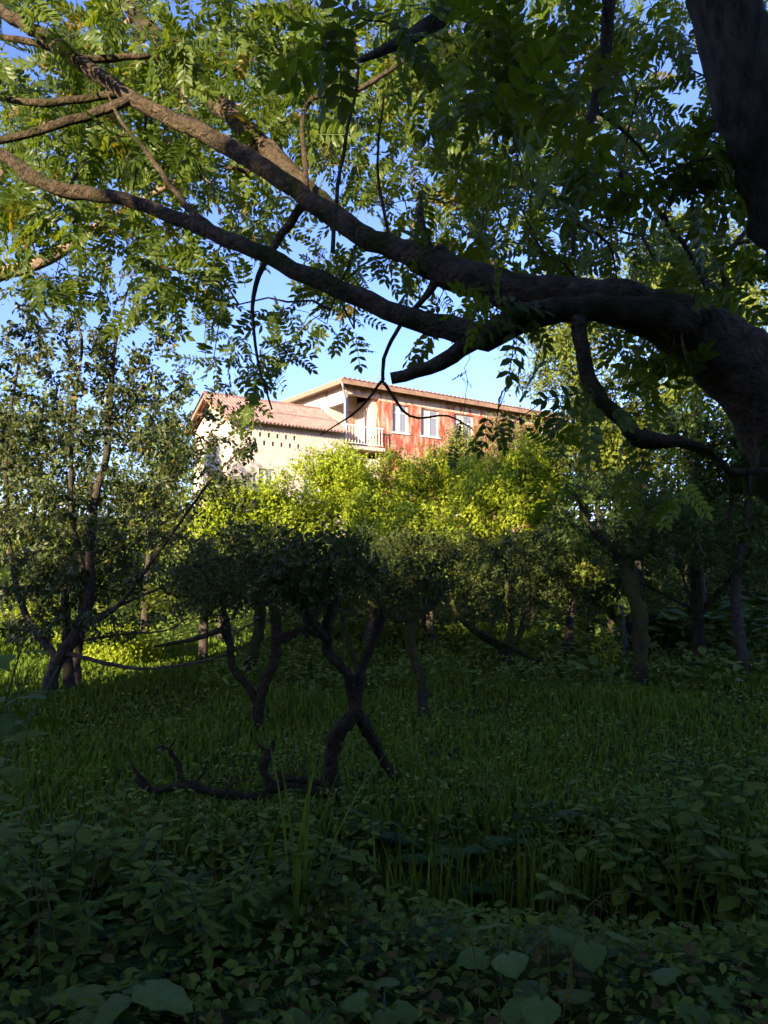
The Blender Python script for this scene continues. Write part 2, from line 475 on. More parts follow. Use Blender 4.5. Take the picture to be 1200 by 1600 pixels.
def window(parent, x0, x1, z0, z1, y0=.1, leaves=2):
    f = MB(); w = .07
    f.box(x0, x1, y0, y0 + .07, z0, z0 + w); f.box(x0, x1, y0, y0 + .07, z1 - w, z1)
    f.box(x0, x0 + w, y0, y0 + .07, z0 + w, z1 - w); f.box(x1 - w, x1, y0, y0 + .07, z0 + w, z1 - w)
    for k in range(1, leaves):
        xm = x0 + (x1 - x0) * k / leaves
        f.box(xm - .05, xm + .05, y0 + .003, y0 + .073, z0 + w, z1 - w)
    zt = z1 - (z1 - z0) * .28
    f.box(x0 + w, x1 - w, y0 + .006, y0 + .065, zt - .03, zt + .03)
    wo = f.build('window', M['trim'], parent)
    for k in range(leaves):
        a = x0 + (x1 - x0) * k / leaves + .05; b = x0 + (x1 - x0) * (k + 1) / leaves - .05
        MB().box(a, b, y0 + .03, y0 + .04, z0 + .05, z1 - .05).build('pane', M['glass'] if k % 2 else M['curtain'], wo)
    MB().box(x0 - .06, x1 + .06, -.06, .1, z0 - .07, z0).build('sill', M['trim'], wo)
    return wo

UA = math.radians(35.5)
hc = P(540, 600, 35.0)
HB = 4.0
house = empty('red_house', (hc[0], hc[1], HB), UA)
tag(house, 'two storey house with peeling red facade, white windows and a corner balcony', 'house')
EV = hc[2] - HB          # eave height above base
FL = EV - 2.95           # upper floor level
bx = 1.95                # balcony recess width
wins = [(2.75, 3.75, FL + .95, FL + 2.35), (4.55, 5.75, FL + .95, FL + 2.35), (6.75, 8.15, FL + .75, FL + 2.35), (10.6, 11.8, FL + .95, FL + 2.35), (13, 14, FL + .95, FL + 2.35)]
lows = [(3.0, 4.0, .9, 2.3), (6.2, 7.4, .9, 2.3), (10, 11.2, .9, 2.3)]
w = MB(); wall_panel(w, bx, 15, FL, FL + 2.42, wins); wall_panel(w, bx, 15, 0, FL, lows); w.build('front_wall', M['red'], house)
w = MB(); wall_panel(w, bx, 15, FL + 2.42, EV, []); w.box(0, bx, 0, .25, FL + 2.5, EV); w.build('wall_frieze', M['redtop'], house)
w = MB(); w.box(0, bx - .002, .012, .25, 0, FL - .5); w.box(bx - .25, bx - .003, .25, 1.6, FL, FL + 2.5); w.box(.0, bx - .25, 1.6, 1.85, FL, EV); w.build('balcony_wall', M['cream'], house)
w = MB(); w.box(0, .25, .25, 7, 0, FL - .02); w.box(0, .25, 1.85, 7, FL - .02, EV); w.box(0, .25, .25, 1.85, FL + 2.1, EV); w.build('side_wall', M['white'], house)
w = MB(); w.box(.25, 15, 6.75, 7, 0, EV); w.box(14.75, 15, .25, 6.75, 0, EV); w.box(.26, 14.7, .3, 6.7, FL - .2, FL - .03); w.build('rear_wall', M['cream'], house)
for o in wins + lows: window(house, *o)
MB().box(-.25, bx + .05, -.4, 1.6, FL - .16, FL).build('balcony_slab', M['greyplaster'], house)
MB().box(.9, 1.55, 1.57, 1.598, FL, FL + 2.05).build('balcony_door', M['soffit'], house)
rl = MB(); rl.box(-.2, bx, -.36, -.31, FL + .92, FL + .98); rl.box(-.2, -.15, -.31, 1.5, FL + .92, FL + .98); rl.box(-.2, bx, -.355, -.315, FL + .1, FL + .13); rl.box(-.195, -.155, -.31, 1.5, FL + .1, FL + .13)
rail = rl.build('balcony_railing', M['trim'], house)
bm_ = MB().box(-.014, .014, -.014, .014, 0, .8).mesh('baluster'); bm_.materials.append(M['trim'])
for k in range(13): link('baluster', bm_, None, rail, Matrix.Translation((-.17 + k * .17, -.335, FL + .125)))
for k in range(9): link('baluster', bm_, None, rail, Matrix.Translation((-.175, -.15 + k * .19, FL + .125)))
pm = MB().box(-.06, .06, -.06, .06, 0, 2.6).mesh('balcony_post'); pm.materials.append(M['metal']); link('balcony_post', pm, None, house, Matrix.Translation((.06, .06, FL)))
# hip roof with a wide eave
ov = .55; rz_ = 1.05
a0, a1, b0, b1 = -ov, 15 + ov, -ov, 7 + ov
rv = [(a0, b0, EV), (a1, b0, EV), (a1, b1, EV), (a0, b1, EV), (a0, b0, EV + .1), (a1, b0, EV + .1), (a1, b1, EV + .1), (a0, b1, EV + .1), (3.5, 3.5, EV + rz_), (11.5, 3.5, EV + rz_)]
rm = MB().add(rv, [np.array([(0, 1, 5, 4), (1, 2, 6, 5), (2, 3, 7, 6), (3, 0, 4, 7), (4, 5, 9, 8), (6, 7, 8, 9)]), np.array([(5, 6, 9), (7, 4, 8)])])
roof = rm.build('roof', M['tile'], house)
MB().box(a0 + .02, a1 - .02, b0 + .02, b1 - .02, EV - .02, EV - .003).build('soffit', M['soffit'], roof)
fm = MB(); fm.box(a0 - .03, a1, b0 - .03, b0 - .003, EV - .14, EV + .09); fm.box(a0 - .03, a0 - .003, b0, b1, EV - .14, EV + .09); fm.build('fascia', M['soffit'], roof)
gt = MB(); 
for k in range(60):
    xx = a0 + (a1 - a0) * (k + .5) / 60
    gt.box(xx - .08, xx + .08, b0 - .09, b0 + .2, EV + .101, EV + .15)
gt.build('roof_edge_tiles', M['tile'], roof)
dp = MB(); tube(dp, *spline([(a0, b0, EV - .1), (-.25, -.25, EV - .45), (-.1, -.1, EV - .7), (-.1, -.1, .2)], [.05] * 4, .3), 8); dp.build('downpipe', M['metal'], house, True)
an = MB(); tube(an, *spline([(4.5, 3.4, EV + .7), (4.5, 3.4, EV + 1.9)], [.02, .02], .5), 6); an.box(4.1, 4.9, 3.38, 3.42, EV + 1.6, EV + 1.63); an.box(4.2, 4.8, 3.385, 3.415, EV + 1.75, EV + 1.78); an.build('aerial', M['metal'], roof)

wc = P(365, 655, 31.3)
WB = 3.2
wing = empty('grey_outhouse', (wc[0], wc[1], WB), UA)
tag(wing, 'cream and grey outhouse with corrugated gable roof beside the red house', 'house')
WE = wc[2] - WB; WL, WW, WR = 5.6, 4.4, 1.25
wo_ = [(1.2, 1.95, WE - 3.4, WE - 2.0), (3.4, 4.3, WE - 3.4, WE - 2.2)]
vents = [(.35 + .42 * k + (.2 if j else 0), WE - .62 - .36 * j) for j in range(2) for k in range(7)]
vo = [(x, x + .13, z, z + .2) for x, z in vents]
w = MB(); wall_panel(w, 0, WL, WE - 1.9, WE, [o for o in vo]); wall_panel(w, 0, WL, 0, WE - 1.9, wo_); w.build('long_wall', M['greyplaster'], wing)
MB().box(.02, WL, .27, .30, WE - 1.2, WE - .3).build('vent_shade_sheet', M['dark'], wing)  # dark sheet stands in for the shade inside the vent holes
gv = [(0, .25, 0), (0, WW, 0), (0, WW, WE), (0, WW / 2, WE + WR), (0, .25, WE + .14)]
gw = MB().add(gv + [(.25, y, z) for _, y, z in gv], [np.array([(0, 1, 6, 5), (1, 2, 7, 6), (2, 3, 8, 7), (3, 4, 9, 8), (4, 0, 5, 9)]), np.array([(0, 4, 1), (4, 3, 1), (3, 2, 1), (5, 6, 9), (9, 6, 8), (8, 6, 7)])])
gw.build('gable_wall', M['cream'], wing)
MB().box(.25, WL, WW - .25, WW, 0, WE).build('rear_wall', M['greyplaster'], wing)
for o in wo_: window(wing, *o)
MB().box(.2, .9, -.06, -.002, 0, WE - 2.3).build('pilaster', M['cream'], wing)
MB().box(-.05, -.002, 1.5, 2.6, WE - 3.4, WE - 2).build('shutter', M['soffit'], wing)
# corrugated roof: two slopes
def corrugated(mb, x0, x1, ya, za, yb, zb, t=.03, amp=.055, n=34):
    xs = np.linspace(x0, x1, n * 4); zz = amp * np.sin(np.arange(len(xs)) * math.pi / 2 + .3)
    top = np.vstack([np.stack([xs, 0 * xs + ya, za + zz], 1), np.stack([xs, 0 * xs + yb, zb + zz], 1)])
    k = len(xs); v = np.vstack([top, top - (0, 0, t)])
    i = np.arange(k - 1)
    f = [np.stack([i, i + 1, k + i + 1, k + i], 1), np.stack([2 * k + i + 1, 2 * k + i, 3 * k + i, 3 * k + i + 1], 1),
         np.stack([2 * k + i, 2 * k + i + 1, i + 1, i], 1), np.stack([k + i, k + i + 1, 3 * k + i + 1, 3 * k + i], 1)]
    mb.add(v, f)
sl = WR / (WW / 2)
for (ya, yb) in ((-.45, WW / 2), (WW + .45, WW / 2)):
    mid = (ya + yb) / 2; za = WE + .2 - .45 * sl; zm = (za + WE + WR + .2) / 2
    r1 = MB(); corrugated(r1, -.5, WL - .05, ya, za, mid, zm); r1.build('lower_roof_sheet', M['tile'], wing)
    r2 = MB(); corrugated(r2, -.5, WL - .05, mid + (.12 if ya > 1 else -.12), zm - .12 * sl + .045, yb, WE + WR + .245); r2.build('upper_roof_sheet', M['tile'], wing)
MB().box(-.52, WL - .05, WW / 2 - .12, WW / 2 + .12, WE + WR + .21, WE + WR + .30).build('ridge_cap', M['tile'], wing)
for s in (0, 1):
    ya = -.42 if s == 0 else WW + .42
    v = []
    for dx in (-.48, -.42):
        for (y, z) in ((ya, WE + .13 - .42 * sl), (WW / 2, WE + WR + .13), (WW / 2, WE + WR - .02), (ya, WE - .02 - .42 * sl)): v.append((dx, y, z))
    MB().add(v, [np.array([(0, 1, 2, 3), (7, 6, 5, 4), (0, 4, 5, 1), (1, 5, 6, 2), (2, 6, 7, 3), (3, 7, 4, 0)])]).build('barge_board', M['soffit'], wing)
for y in (.2, 1.2, WW / 2, 3.2, 4.2):
    z = WE + WR - abs(y - WW / 2) * sl
    MB().box(-.41, -.002, y - .05, y + .05, z - .02, z + .1).build('rafter_end', M['soffit'], wing)

# ------------------------------------------------------------------ tree builder
class Tree:
    def __init__(self, name, base, label, cat='tree', group=None):
        self.root = empty(name, base)
        tag(self.root, label, cat, group)
        self.base = np.array(base, float)
        self.wood = MB(); self.twig = MB()
        self.pos = np.zeros((0, 3)); self.plen = np.zeros(0); self.rad = np.zeros(0); self.own = np.zeros(0, int)
        self.tw = []
    def limb(self, pts, rad, sides=10, rough=.08, step=.12, knots=3, node=True, wood=None):
        p, r = spline(pts, rad, step)
        jit = rng.normal(0, 1, p.shape) * np.minimum(r[:, None] * .13, .007); jit[0] = 0
        p = p + jit
        tube(wood or self.wood, p, r, sides, rough, knots)
        if node:
            if len(self.pos):
                k = np.argmin(np.linalg.norm(self.pos - p[0], axis=1)); l0 = self.plen[k]
            else: l0 = 0
            L = l0 + np.cumsum(np.r_[0, np.linalg.norm(np.diff(p, axis=0), axis=1)])
            self.pos = np.vstack([self.pos, p]); self.plen = np.r_[self.plen, L]; self.rad = np.r_[self.rad, r]; self.own = np.r_[self.own, np.full(len(p), -1)]
        return p
    def reach(self, A, wt=.25, bend=.12, step=.16, tip=.0035, skip=0, power=.42, sides=5, sag=0.0):
        """grow a twig to every attractor from the best node so far, then thicken by what each carries"""
        A = np.asarray(A, float)
        pos, plen, own = self.pos[skip:], self.plen[skip:], self.own[skip:]
        rad = self.rad[skip:]
        D = np.linalg.norm(A[:, None] - pos[None], axis=2) + wt * plen[None]
        best = D.argmin(1); cost = D.min(1); alive = np.ones(len(A), bool)
        P_ = [p for p in pos]; L_ = list(plen); O_ = list(own); R_ = list(rad)
        base_i = len(self.tw)
        for _ in range(len(A)):
            c = np.where(alive, cost, 1e9); k = int(c.argmin()); alive[k] = False
            s = P_[best[k]]; e = A[k]; L = np.linalg.norm(e - s)
            n = max(2, int(L / step)); t = np.linspace(0, 1, n + 1)[1:]
            off = rng.normal(0, bend * L * .5, 3); off[2] += .12 * L
            path = s + (e - s) * t[:, None] + off * (np.sin(np.pi * t) * .8)[:, None] + rng.normal(0, .012 + .02 * bend * L, (n, 3)) * (t < 1)[:, None]
            path[:, 2] -= sag * L * (t ** 2) * 0
            me_i = len(self.tw)
            self.tw.append(dict(path=np.vstack([s, path]), par=O_[best[k]], cnt=1, prad=R_[best[k]]))
            new = path
            l0 = L_[best[k]]
            i0 = len(P_)
            for q, tt in zip(new, t):
                P_.append(q); L_.append(l0 + L * tt); O_.append(me_i); R_.append(None)
            if alive.any():
                dn = np.linalg.norm(A[:, None] - new[None], axis=2) + wt * (l0 + L * t)[None]
                b = dn.argmin(1); cmin = dn.min(1)
                up = cmin < cost
                cost[up] = cmin[up]; best[up] = i0 + b[up]
        for i in range(len(self.tw) - 1, base_i - 1, -1):
            p = self.tw[i]['par']
            if p >= base_i: self.tw[p]['cnt'] += self.tw[i]['cnt']
        for i in range(base_i, len(self.tw)):
            w = self.tw[i]
            r0 = tip * 1.2 * w['cnt'] ** power
            if w['par'] >= 0: r0 = min(r0, self.tw[w['par']]['r'] * .9)
            elif w['prad'] is not None: r0 = min(r0, w['prad'] * .75)
            w['r'] = max(r0, tip)
            n = len(w['path'])
            r1 = tip if w['cnt'] == 1 else max(tip, w['r'] * .55)
            tube(self.twig, w['path'], np.linspace(w['r'], r1, n), sides if w['r'] > .012 else 4 if w['r'] > .006 else 3)
        return self.tw[base_i:]
    def finish(self, bark, twigmat=None):
        self.root_off(self.wood); self.root_off(self.twig)
        if self.wood.n: self.wood.build('trunk', bark, self.root, True)
        if self.twig.n: self.twig.build('branches', twigmat or bark, self.root, True)['kind'] = 'stuff'
    def root_off(self, mb):
        mb.v = [v - self.base for v in mb.v]

def leaf_spots(tws, k, spread, size, up=.7, droop=.25, t0=.25, centre=None, out=.8):
    """leaf positions, axes, normals along a list of twigs"""
    pos = []; ax = []
    for w in tws:
        p = w['path']; n = len(p)
        t = rng.uniform(t0, 1.0, k) * (n - 1); i = np.minimum(t.astype(int), n - 2); f = (t - i)[:, None]
        pos.append(p[i] * (1 - f) + p[i + 1] * f)
        ax.append(nrm(p[i + 1] - p[i]))
    pos = np.vstack(pos); ax = np.vstack(ax)
    N = len(pos)
    axis = nrm(ax * .45 + rng.normal(0, .75, (N, 3)) + np.array((0, 0, -droop)))
    pos = pos + rng.normal(0, spread, (N, 3))
    normal = nrm(rng.normal(0, 1 - up * .6, (N, 3)) + np.array((0, 0, up)))
    if centre is not None: normal = nrm(normal + out * nrm(pos - np.asarray(centre)))   # leaves face out of the crown
    sz = rng.uniform(size * .7, size * 1.25, N)
    return pos, axis, normal, sz, rng.uniform(0, 1, N)

def add_crown(tree, spots, tmpls, mat, name='foliage', nbig=0, bigname='leaf', cam_dist=None):
    """the leaves that show largest become parts of their own, the rest one foliage part"""
    pos, axis, normal, sz, tint = spots
    N = len(pos)
    which = rng.integers(0, len(tmpls), N)
    big = np.zeros(N, bool)
    if nbig:
        rel = pos - np.array((0, 0, CAM_Z))
        d = rel[:, 1] * cp + rel[:, 2] * sp
        u = rel[:, 0] / np.maximum(d, .1) * FPX; v = (rel[:, 2] * cp - rel[:, 1] * sp) / np.maximum(d, .1) * FPX
        vis = (d > .5) & (np.abs(u) < 600) & (np.abs(v) < 800)
        score = np.where(vis, sz / np.maximum(d, .3), 0)
        idx = np.argsort(-score)[:nbig]; big[idx] = score[idx] > 0
    mb = MB()
    for j, T in enumerate(tmpls):
        q = (which == j) & ~big
        scatter(mb, T, pos[q] - tree.base, axis[q], normal[q], sz[q], tint[q])
    o = mb.build(name, mat, tree.root); o['kind'] = 'stuff'
    if nbig:
        meshes = []
        for j, T in enumerate(tmpls):
            for tn in (.1, .35, .6, .85):
                me = make_mesh(bigname, T[0], [T[1]], False, np.full(len(T[0]), tn)); me.materials.append(mat); meshes.append(me)
        for i in np.nonzero(big)[0]:
            link(bigname, meshes[which[i] * 4 + int(tint[i] * 3.999)], None, tree.root, leaf_matrix(pos[i] - tree.base, axis[i], normal[i], sz[i]))

def ellipsoid(c, r, n, shell=.35):
    """points in an ellipsoid, denser towards its skin"""
    d = nrm(rng.normal(0, 1, (n, 3))); q = rng.uniform(shell ** 3, 1, n) ** (1 / 3)
    return np.asarray(c) + d * q[:, None] * np.asarray(r)

CMP = [leaf_compound(p, s, droop=dr) for p, s, dr in ((6, 1, .2), (5, 2, .35), (7, 3, .28), (6, 4, .1))]
SML = [leaf_small()]
MID = [leaf_mid(.28), leaf_mid(.22)]

# ------------------------------------------------------------------ the overhanging tree
def PX(*rows):
    return [P(x, y, d) for x, y, d in rows]
gb = np.array((3.15, 4.3, 0)); gb[2] = ground_z(gb[0], gb[1]) - .15
T1 = Tree('overhanging_tree', gb, 'large mossy tree arching its two long limbs over the clearing')
T1.limb([gb, P(1340, 1000, 4.45), P(1278, 790, 4.5), P(1212, 645, 4.55), P(1132, 556, 4.6), P(1040, 497, 4.6), P(930, 470, 4.65), P(800, 452, 4.7), P(700, 425, 4.8), P(672, 400, 4.85)],
        [.34, .27, .255, .245, .225, .17, .125, .108, .11, .11], 22, .075, .07, 22)
T1.limb(PX((685, 412, 4.82), (640, 395, 4.95), (560, 365, 5.1), (480, 310, 5.2), (380, 240, 5.35), (290, 195, 5.45), (210, 155, 5.55), (110, 85, 5.7), (0, 15, 5.9), (-120, -60, 6.1)),
        [.11, .075, .072, .066, .062, .058, .056, .053, .05, .04], 12, .06, .12, 8)
T1.limb(PX((1080, 512, 4.45), (980, 487, 4.42), (880, 482, 4.4), (810, 500, 4.4), (760, 525, 4.4), (700, 512, 4.45), (600, 482, 4.5), (480, 430, 4.6), (350, 372, 4.7), (200, 312, 4.9), (75, 290, 5.0), (0, 240, 5.1), (-110, 170, 5.3)),
        [.12, .09, .078, .082, .085, .075, .062, .055, .048, .043, .045, .04, .03], 12, .06, .1, 8)
T1.limb(PX((745, 530, 4.4), (720, 548, 4.4), (670, 575, 4.4), (612, 590, 4.4)), [.06, .05, .042, .034], 8, .06, .08, 2)
T1.limb(PX((640, 392, 4.95), (590, 376, 5.2), (530, 338, 5.6), (420, 238, 6.4), (300, 112, 7.2), (215, 25, 7.8), (150, -60, 8.3)), [.05, .05, .06, .085, .09, .085, .08], 12, .05, .14, 6, wood=None)
T1.limb(PX((905, 500, 4.35), (908, 545, 4.3), (930, 610, 4.25), (985, 672, 4.2), (1010, 688, 4.2), (1060, 690, 4.2), (1105, 705, 4.2), (1140, 735, 4.2), (1200, 736, 4.2), (1260, 740, 4.2)), [.05, .045, .044, .045, .045, .033, .028, .026, .02, .014], 9, .08, .07, 5)
T1.limb(PX((1140, 733, 4.2), (1142, 790, 4.2), (1125, 850, 4.15)), [.018, .012, .006], 6, .05, .08, 0)
T1.limb(PX((655, 300, 4.9), (665, 375, 4.8), (700, 425, 4.75)), [.012, .03, .05], 6, .1, .07, 1)
T1.limb(PX((680, 440, 4.75), (665, 462, 4.8), (640, 490, 4.85), (618, 520, 4.9), (600, 560, 4.9), (598, 600, 4.9)), [.035, .022, .018, .015, .014, .012], 6, .08, .07, 1)
T1.limb(PX((600, 598, 4.9), (640, 650, 4.9), (700, 650, 4.9), (740, 672, 4.9)), [.012, .009, .007, .004], 5, .05, .07, 0)
T1.limb(PX((600, 590, 4.9), (560, 640, 4.95), (500, 680, 5.0)), [.011, .008, .004], 5, .05, .07, 0)
T1.limb(PX((475, 318, 5.3), (432, 378, 5.3), (405, 430, 5.2), (395, 480, 5.2), (402, 560, 5.2), (425, 640, 5.2)), [.035, .03, .02, .014, .01, .006], 7, .06, .09, 2)
T1.limb(PX((340, 365, 4.75), (290, 320, 5.0), (235, 245, 5.2), (190, 190, 5.4), (165, 140, 5.6)), [.028, .024, .018, .014, .008], 7, .06, .09, 2)
T1.limb(PX((205, 155, 5.55), (170, 170, 5.5), (90, 195, 5.5), (0, 220, 5.5), (-80, 240, 5.5)), [.04, .036, .032, .028, .02], 7, .06, .1, 2)
T1.limb(PX((185, 148, 5.6), (100, 158, 5.6), (50, 160, 5.6), (0, 152, 5.7), (-60, 140, 5.8)), [.03, .03, .028, .022, .016], 7, .06, .1, 2)
T1.limb(PX((235, 88, 6.0), (130, 90, 5.9), (50, 65, 5.9), (0, 58, 5.9), (-60, 40, 6.0)), [.022, .03, .028, .024, .02], 7, .06, .1, 2)
T1.limb(PX((260, 60, 8.0), (285, 150, 7.0), (330, 215, 6.4), (360, 235, 5.9)), [.02, .016, .014, .012], 6, .06, .1, 1)
T1.limb(PX((520, 395, 4.9), (528, 290, 4.9), (545, 190, 4.9), (560, 110, 4.9), (540, 0, 4.9)), [.016, .014, .012, .010, .007], 6, .05, .1, 1)
T1.limb(PX((610, 385, 5.0), (590, 260, 5.0), (600, 150, 5.0)), [.014, .01, .006], 6, .05, .1, 1)
T1.limb(PX((480, 300, 5.6), (478, 165, 6.0), (560, 140, 6.2), (640, 90, 6.5)), [.025, .02, .022, .02], 6, .05, .1, 1)
n_limb = len(T1.pos)
dens = [  # how leafy each 100 px square of the view is, 0 to 9
    '888887777776', '787755666664', '778753566634', '777544556645', '467444554434', '022445323233', '000400013432', '000000012122']
def view_points(dens, n, dfun, jitter=60):
    cells = [(r, c, int(ch)) for r, row in enumerate(dens) for c, ch in enumerate(row) if ch != '0']
    wgt = np.array([c[2] for c in cells], float) ** 1.5; wgt /= wgt.sum()
    out = []
    for i in rng.choice(len(cells), n, p=wgt):
        r, c, _ = cells[i]
        x = (c + rng.uniform(0, 1)) * 100; y = (r + rng.uniform(0, 1)) * 100
        out.append(P(x, y, dfun(x, y)))
    return np.array(out)
def d1(x, y):
    if x > 760 and y > 430: return rng.uniform(3.9, 6.4)
    return rng.uniform(5.7, 9.4) if x < 620 else rng.uniform(4.9, 9.2)
A1 = view_points(dens, 470, d1)
# the crown goes on above the picture and to both sides of it
A1b = np.array([P(rng.uniform(350, 1500), rng.uniform(-420, 0), rng.uniform(4.5, 8)) for _ in range(26)] + [P(rng.uniform(-300, 400), rng.uniform(-160, 0), rng.uniform(5, 9)) for _ in range(40)])
A1c = np.array([P(rng.choice([rng.uniform(-450, 0), rng.uniform(1200, 1700)]), rng.uniform(0, 500), rng.uniform(5, 9)) for _ in range(80)])
T1.pos_keep = n_limb
tw = T1.reach(np.vstack([A1, A1b, A1c]), wt=.16, bend=.16, tip=.0035, skip=55)
sp1 = leaf_spots(tw, 5, .05, .30, up=.5, droop=.35)
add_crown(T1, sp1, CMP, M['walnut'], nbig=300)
T1.finish(M['bark'])

# ------------------------------------------------------------------ leaning trunk at the right, with unseen foliage added overhead to darken the foreground
lb = np.array((2.95, 3.2, 0)); lb[2] = ground_z(lb[0], lb[1]) - .15
T2 = Tree('leaning_tree', lb, 'grey ridged trunk leaning out of the picture beside the arching mossy tree')
top2 = P(1060, -260, 3.7)
T2.limb([lb, P(1440, 1000, 3.6), P(1340, 640, 3.65), P(1238, 330, 3.7), P(1172, 150, 3.7), P(1132, 0, 3.7), top2, top2 + (-.3, .1, 1.2), top2 + (-.5, -.3, 2.6)],
        [.25, .21, .19, .175, .17, .165, .14, .11, .07], 22, .07, .07, 18)
T2.limb([P(1185, 195, 3.72), P(1120, 190, 3.9), P(1085, 225, 4.2)], [.055, .045, .04], 8, .08, .08, 1)
T2.limb([P(1120, -70, 3.7), P(960, -60, 3.5), P(760, -20, 3.4), P(640, 60, 3.3), P(560, 95, 3.3)], [.09, .07, .05, .03, .012], 9, .06, .1, 3)
T2.limb([P(955, -60, 3.5), P(948, 60, 3.6), P(930, 160, 3.7), P(905, 230, 3.7), P(896, 330, 3.75), P(895, 400, 3.8)], [.035, .03, .028, .022, .018, .010], 8, .06, .08, 2)
T2.limb([P(895, 345, 3.75), P(950, 380, 3.9), P(965, 440, 4.0)], [.012, .008, .004], 5, .05, .08, 0)
T2.limb([P(930, 170, 3.7), P(1000, 230, 3.8), P(1040, 300, 3.9)], [.012, .008, .004], 5, .05, .08, 0)
for a in range(7):
    an_ = a * .9 + .3
    e = top2 + np.array((math.cos(an_) * 3.6 - 1, math.sin(an_) * 2.6 - 4.6, rng.uniform(-.9, .2)))
    T2.limb([top2 + (0, 0, .1), (top2 + e) / 2 + (0, 0, .5), e], [.09, .06, .02], 7, .06, .2, 1)
near2 = view_points(['000005888400', '000002687400', '000000154500', '000000034500'], 20, lambda x, y: rng.uniform(2.7, 3.6))
side2 = view_points(['000000000000', '000000000023', '000000000033', '000000000022', '000000000000'], 16, lambda x, y: rng.uniform(3.7, 4.6))
over = ellipsoid((.5, -1.4, 5.6), (6.0, 3.4, .7), 60, .1)  # out of view overhead, added to darken the near ground
tw2 = T2.reach(np.vstack([near2, side2]), wt=.2, bend=.15, skip=40)
over = np.vstack([over, ellipsoid((-.2, -2.2, 8.6), (3.0, 3.0, 1.9), 110, .1)])  # second unseen layer, placed to keep the near right leaves dark
tw3 = T2.reach(over, wt=.2, bend=.15, skip=40, tip=.006)
s2 = leaf_spots(tw2, 4, .05, .31, up=.6, droop=.45)
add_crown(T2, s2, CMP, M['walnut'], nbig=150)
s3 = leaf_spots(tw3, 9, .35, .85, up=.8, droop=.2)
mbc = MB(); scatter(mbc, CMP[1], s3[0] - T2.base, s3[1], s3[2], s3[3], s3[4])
o = mbc.build('shade_foliage', M['canopy'], T2.root); o['kind'] = 'stuff'
T2.finish(M['bark2'])

# ------------------------------------------------------------------ two taller trees behind it
def tall(base, label, limbs, dens, n, d0, d1_, extra, size, bark):
    b = np.array(base, float); b = np.array((b[0], b[1], float(ground_z(b[0], b[1])) - .15))
    t = Tree('tall_tree', b, label, 'tree')
    for i, li in enumerate(limbs):
        pts = [P(x, y, dd) for x, y, dd, r in li]
        if i == 0: pts = [b] + pts
        t.limb(pts, ([li[0][3] * 1.15] if i == 0 else []) + [r for *_, r in li], 10, .06, .18, 4)
    A = view_points(dens, n, lambda x, y: rng.uniform(d0, d1_))
    A = np.vstack([A] + [np.array([P(rng.uniform(*e[:2]), rng.uniform(*e[2:4]), rng.uniform(d0, d1_)) for _ in range(e[4])]) for e in extra])
    tw = t.reach(A, wt=.18, bend=.16, step=.22, tip=.005, skip=12)
    add_crown(t, leaf_spots(tw, 7, .08, size, up=.4, droop=.3), CMP, M['walnut'])
    t.finish(M[bark])
tall((P(-260, 900, 11)[0], P(-260, 900, 11)[1]), 'tall tree with sunlit feathery leaves seen through the two arching limbs',
     [[(-200, 700, 11, .2), (-110, 480, 11, .17), (0, 430, 10.8, .10), (75, 404, 10.6, .09), (190, 330, 10.5, .05), (300, 270, 10.5, .02)],
      [(-120, 500, 11, .14), (-40, 330, 11.4, .12), (60, 200, 11.8, .09), (180, 60, 12, .06), (260, -40, 12, .03)],
      [(60, 200, 11.8, .06), (220, 160, 11.6, .045), (360, 120, 11.5, .02)]],
     ['9989986420', '8898765310', '7887653200', '7776421000', '3541000000'], 170, 9.8, 12.8, [(-60, 0, 0, 120, 3)], .44, 'bark_pale')
tall((P(1480, 900, 12)[0], P(1480, 900, 12)[1]), 'tall tree with dark feathery leaves behind the ridged leaning trunk',
     [[(1400, 700, 12, .2), (1330, 450, 12, .17), (1240, 200, 12, .13), (1120, 20, 12, .09), (980, -90, 12, .05)],
      [(1290, 330, 12, .1), (1150, 260, 11.6, .07), (980, 200, 11.4, .045), (800, 160, 11.3, .03), (640, 190, 11.2, .015)]],
     ['000025777534', '000016676412', '000005676311', '000003564200', '000001110000'], 90, 10, 13, [(1200, 1400, 0, 420, 25), (500, 1300, -160, 0, 30)], .44, 'bark2')

# ------------------------------------------------------------------ the leafy tree at the left
q, d = G(75, 1088)
T3 = Tree('pear_tree', q - (0, 0, .1), 'tall many stemmed pear tree with small dark leaves beside the sunlit gap')
def at(d):
    return lambda *rows: [P(x, y, d + dd) for x, y, dd in rows]
L3 = at(d)
T3.limb([T3.base] + L3((85, 1040, 0), (120, 990, 0), (140, 930, 0), (140, 850, 0), (148, 780, 0), (165, 720, 0)), [.14, .12, .11, .095, .08, .07, .06], 12, .08, .12, 6)
T3.limb(L3((165, 720, 0), (172, 650, .1), (175, 590, .1), (180, 540, .2), (190, 490, .3), (200, 450, .3)), [.06, .045, .04, .032, .024, .014], 9, .05, .12, 3)
T3.limb(L3((172, 590, .1), (150, 545, .1), (145, 520, .0)), [.025, .02, .012], 6, .05, .1, 1)
T3.limb(L3((132, 900, 0), (112, 800, -.3), (112, 700, -.3), (118, 620, -.4), (128, 540, -.4), (118, 490, -.5)), [.05, .042, .036, .03, .025, .014], 8, .05, .12, 3)
T3.limb(L3((90, 1030, 0), (40, 960, .3), (15, 850, .4), (10, 700, .5), (30, 560, .5)), [.07, .055, .045, .035, .02], 8, .05, .12, 3)
T3.limb(L3((120, 985, 0), (180, 950, -.3), (250, 860, -.6), (330, 750, -.8), (390, 690, -.9)), [.05, .04, .028, .018, .008], 8, .05, .12, 2)
T3.limb(L3((125, 975, 0), (200, 940, .3), (290, 900, .5), (380, 830, .6)), [.035, .028, .018, .008], 7, .05, .12, 2)
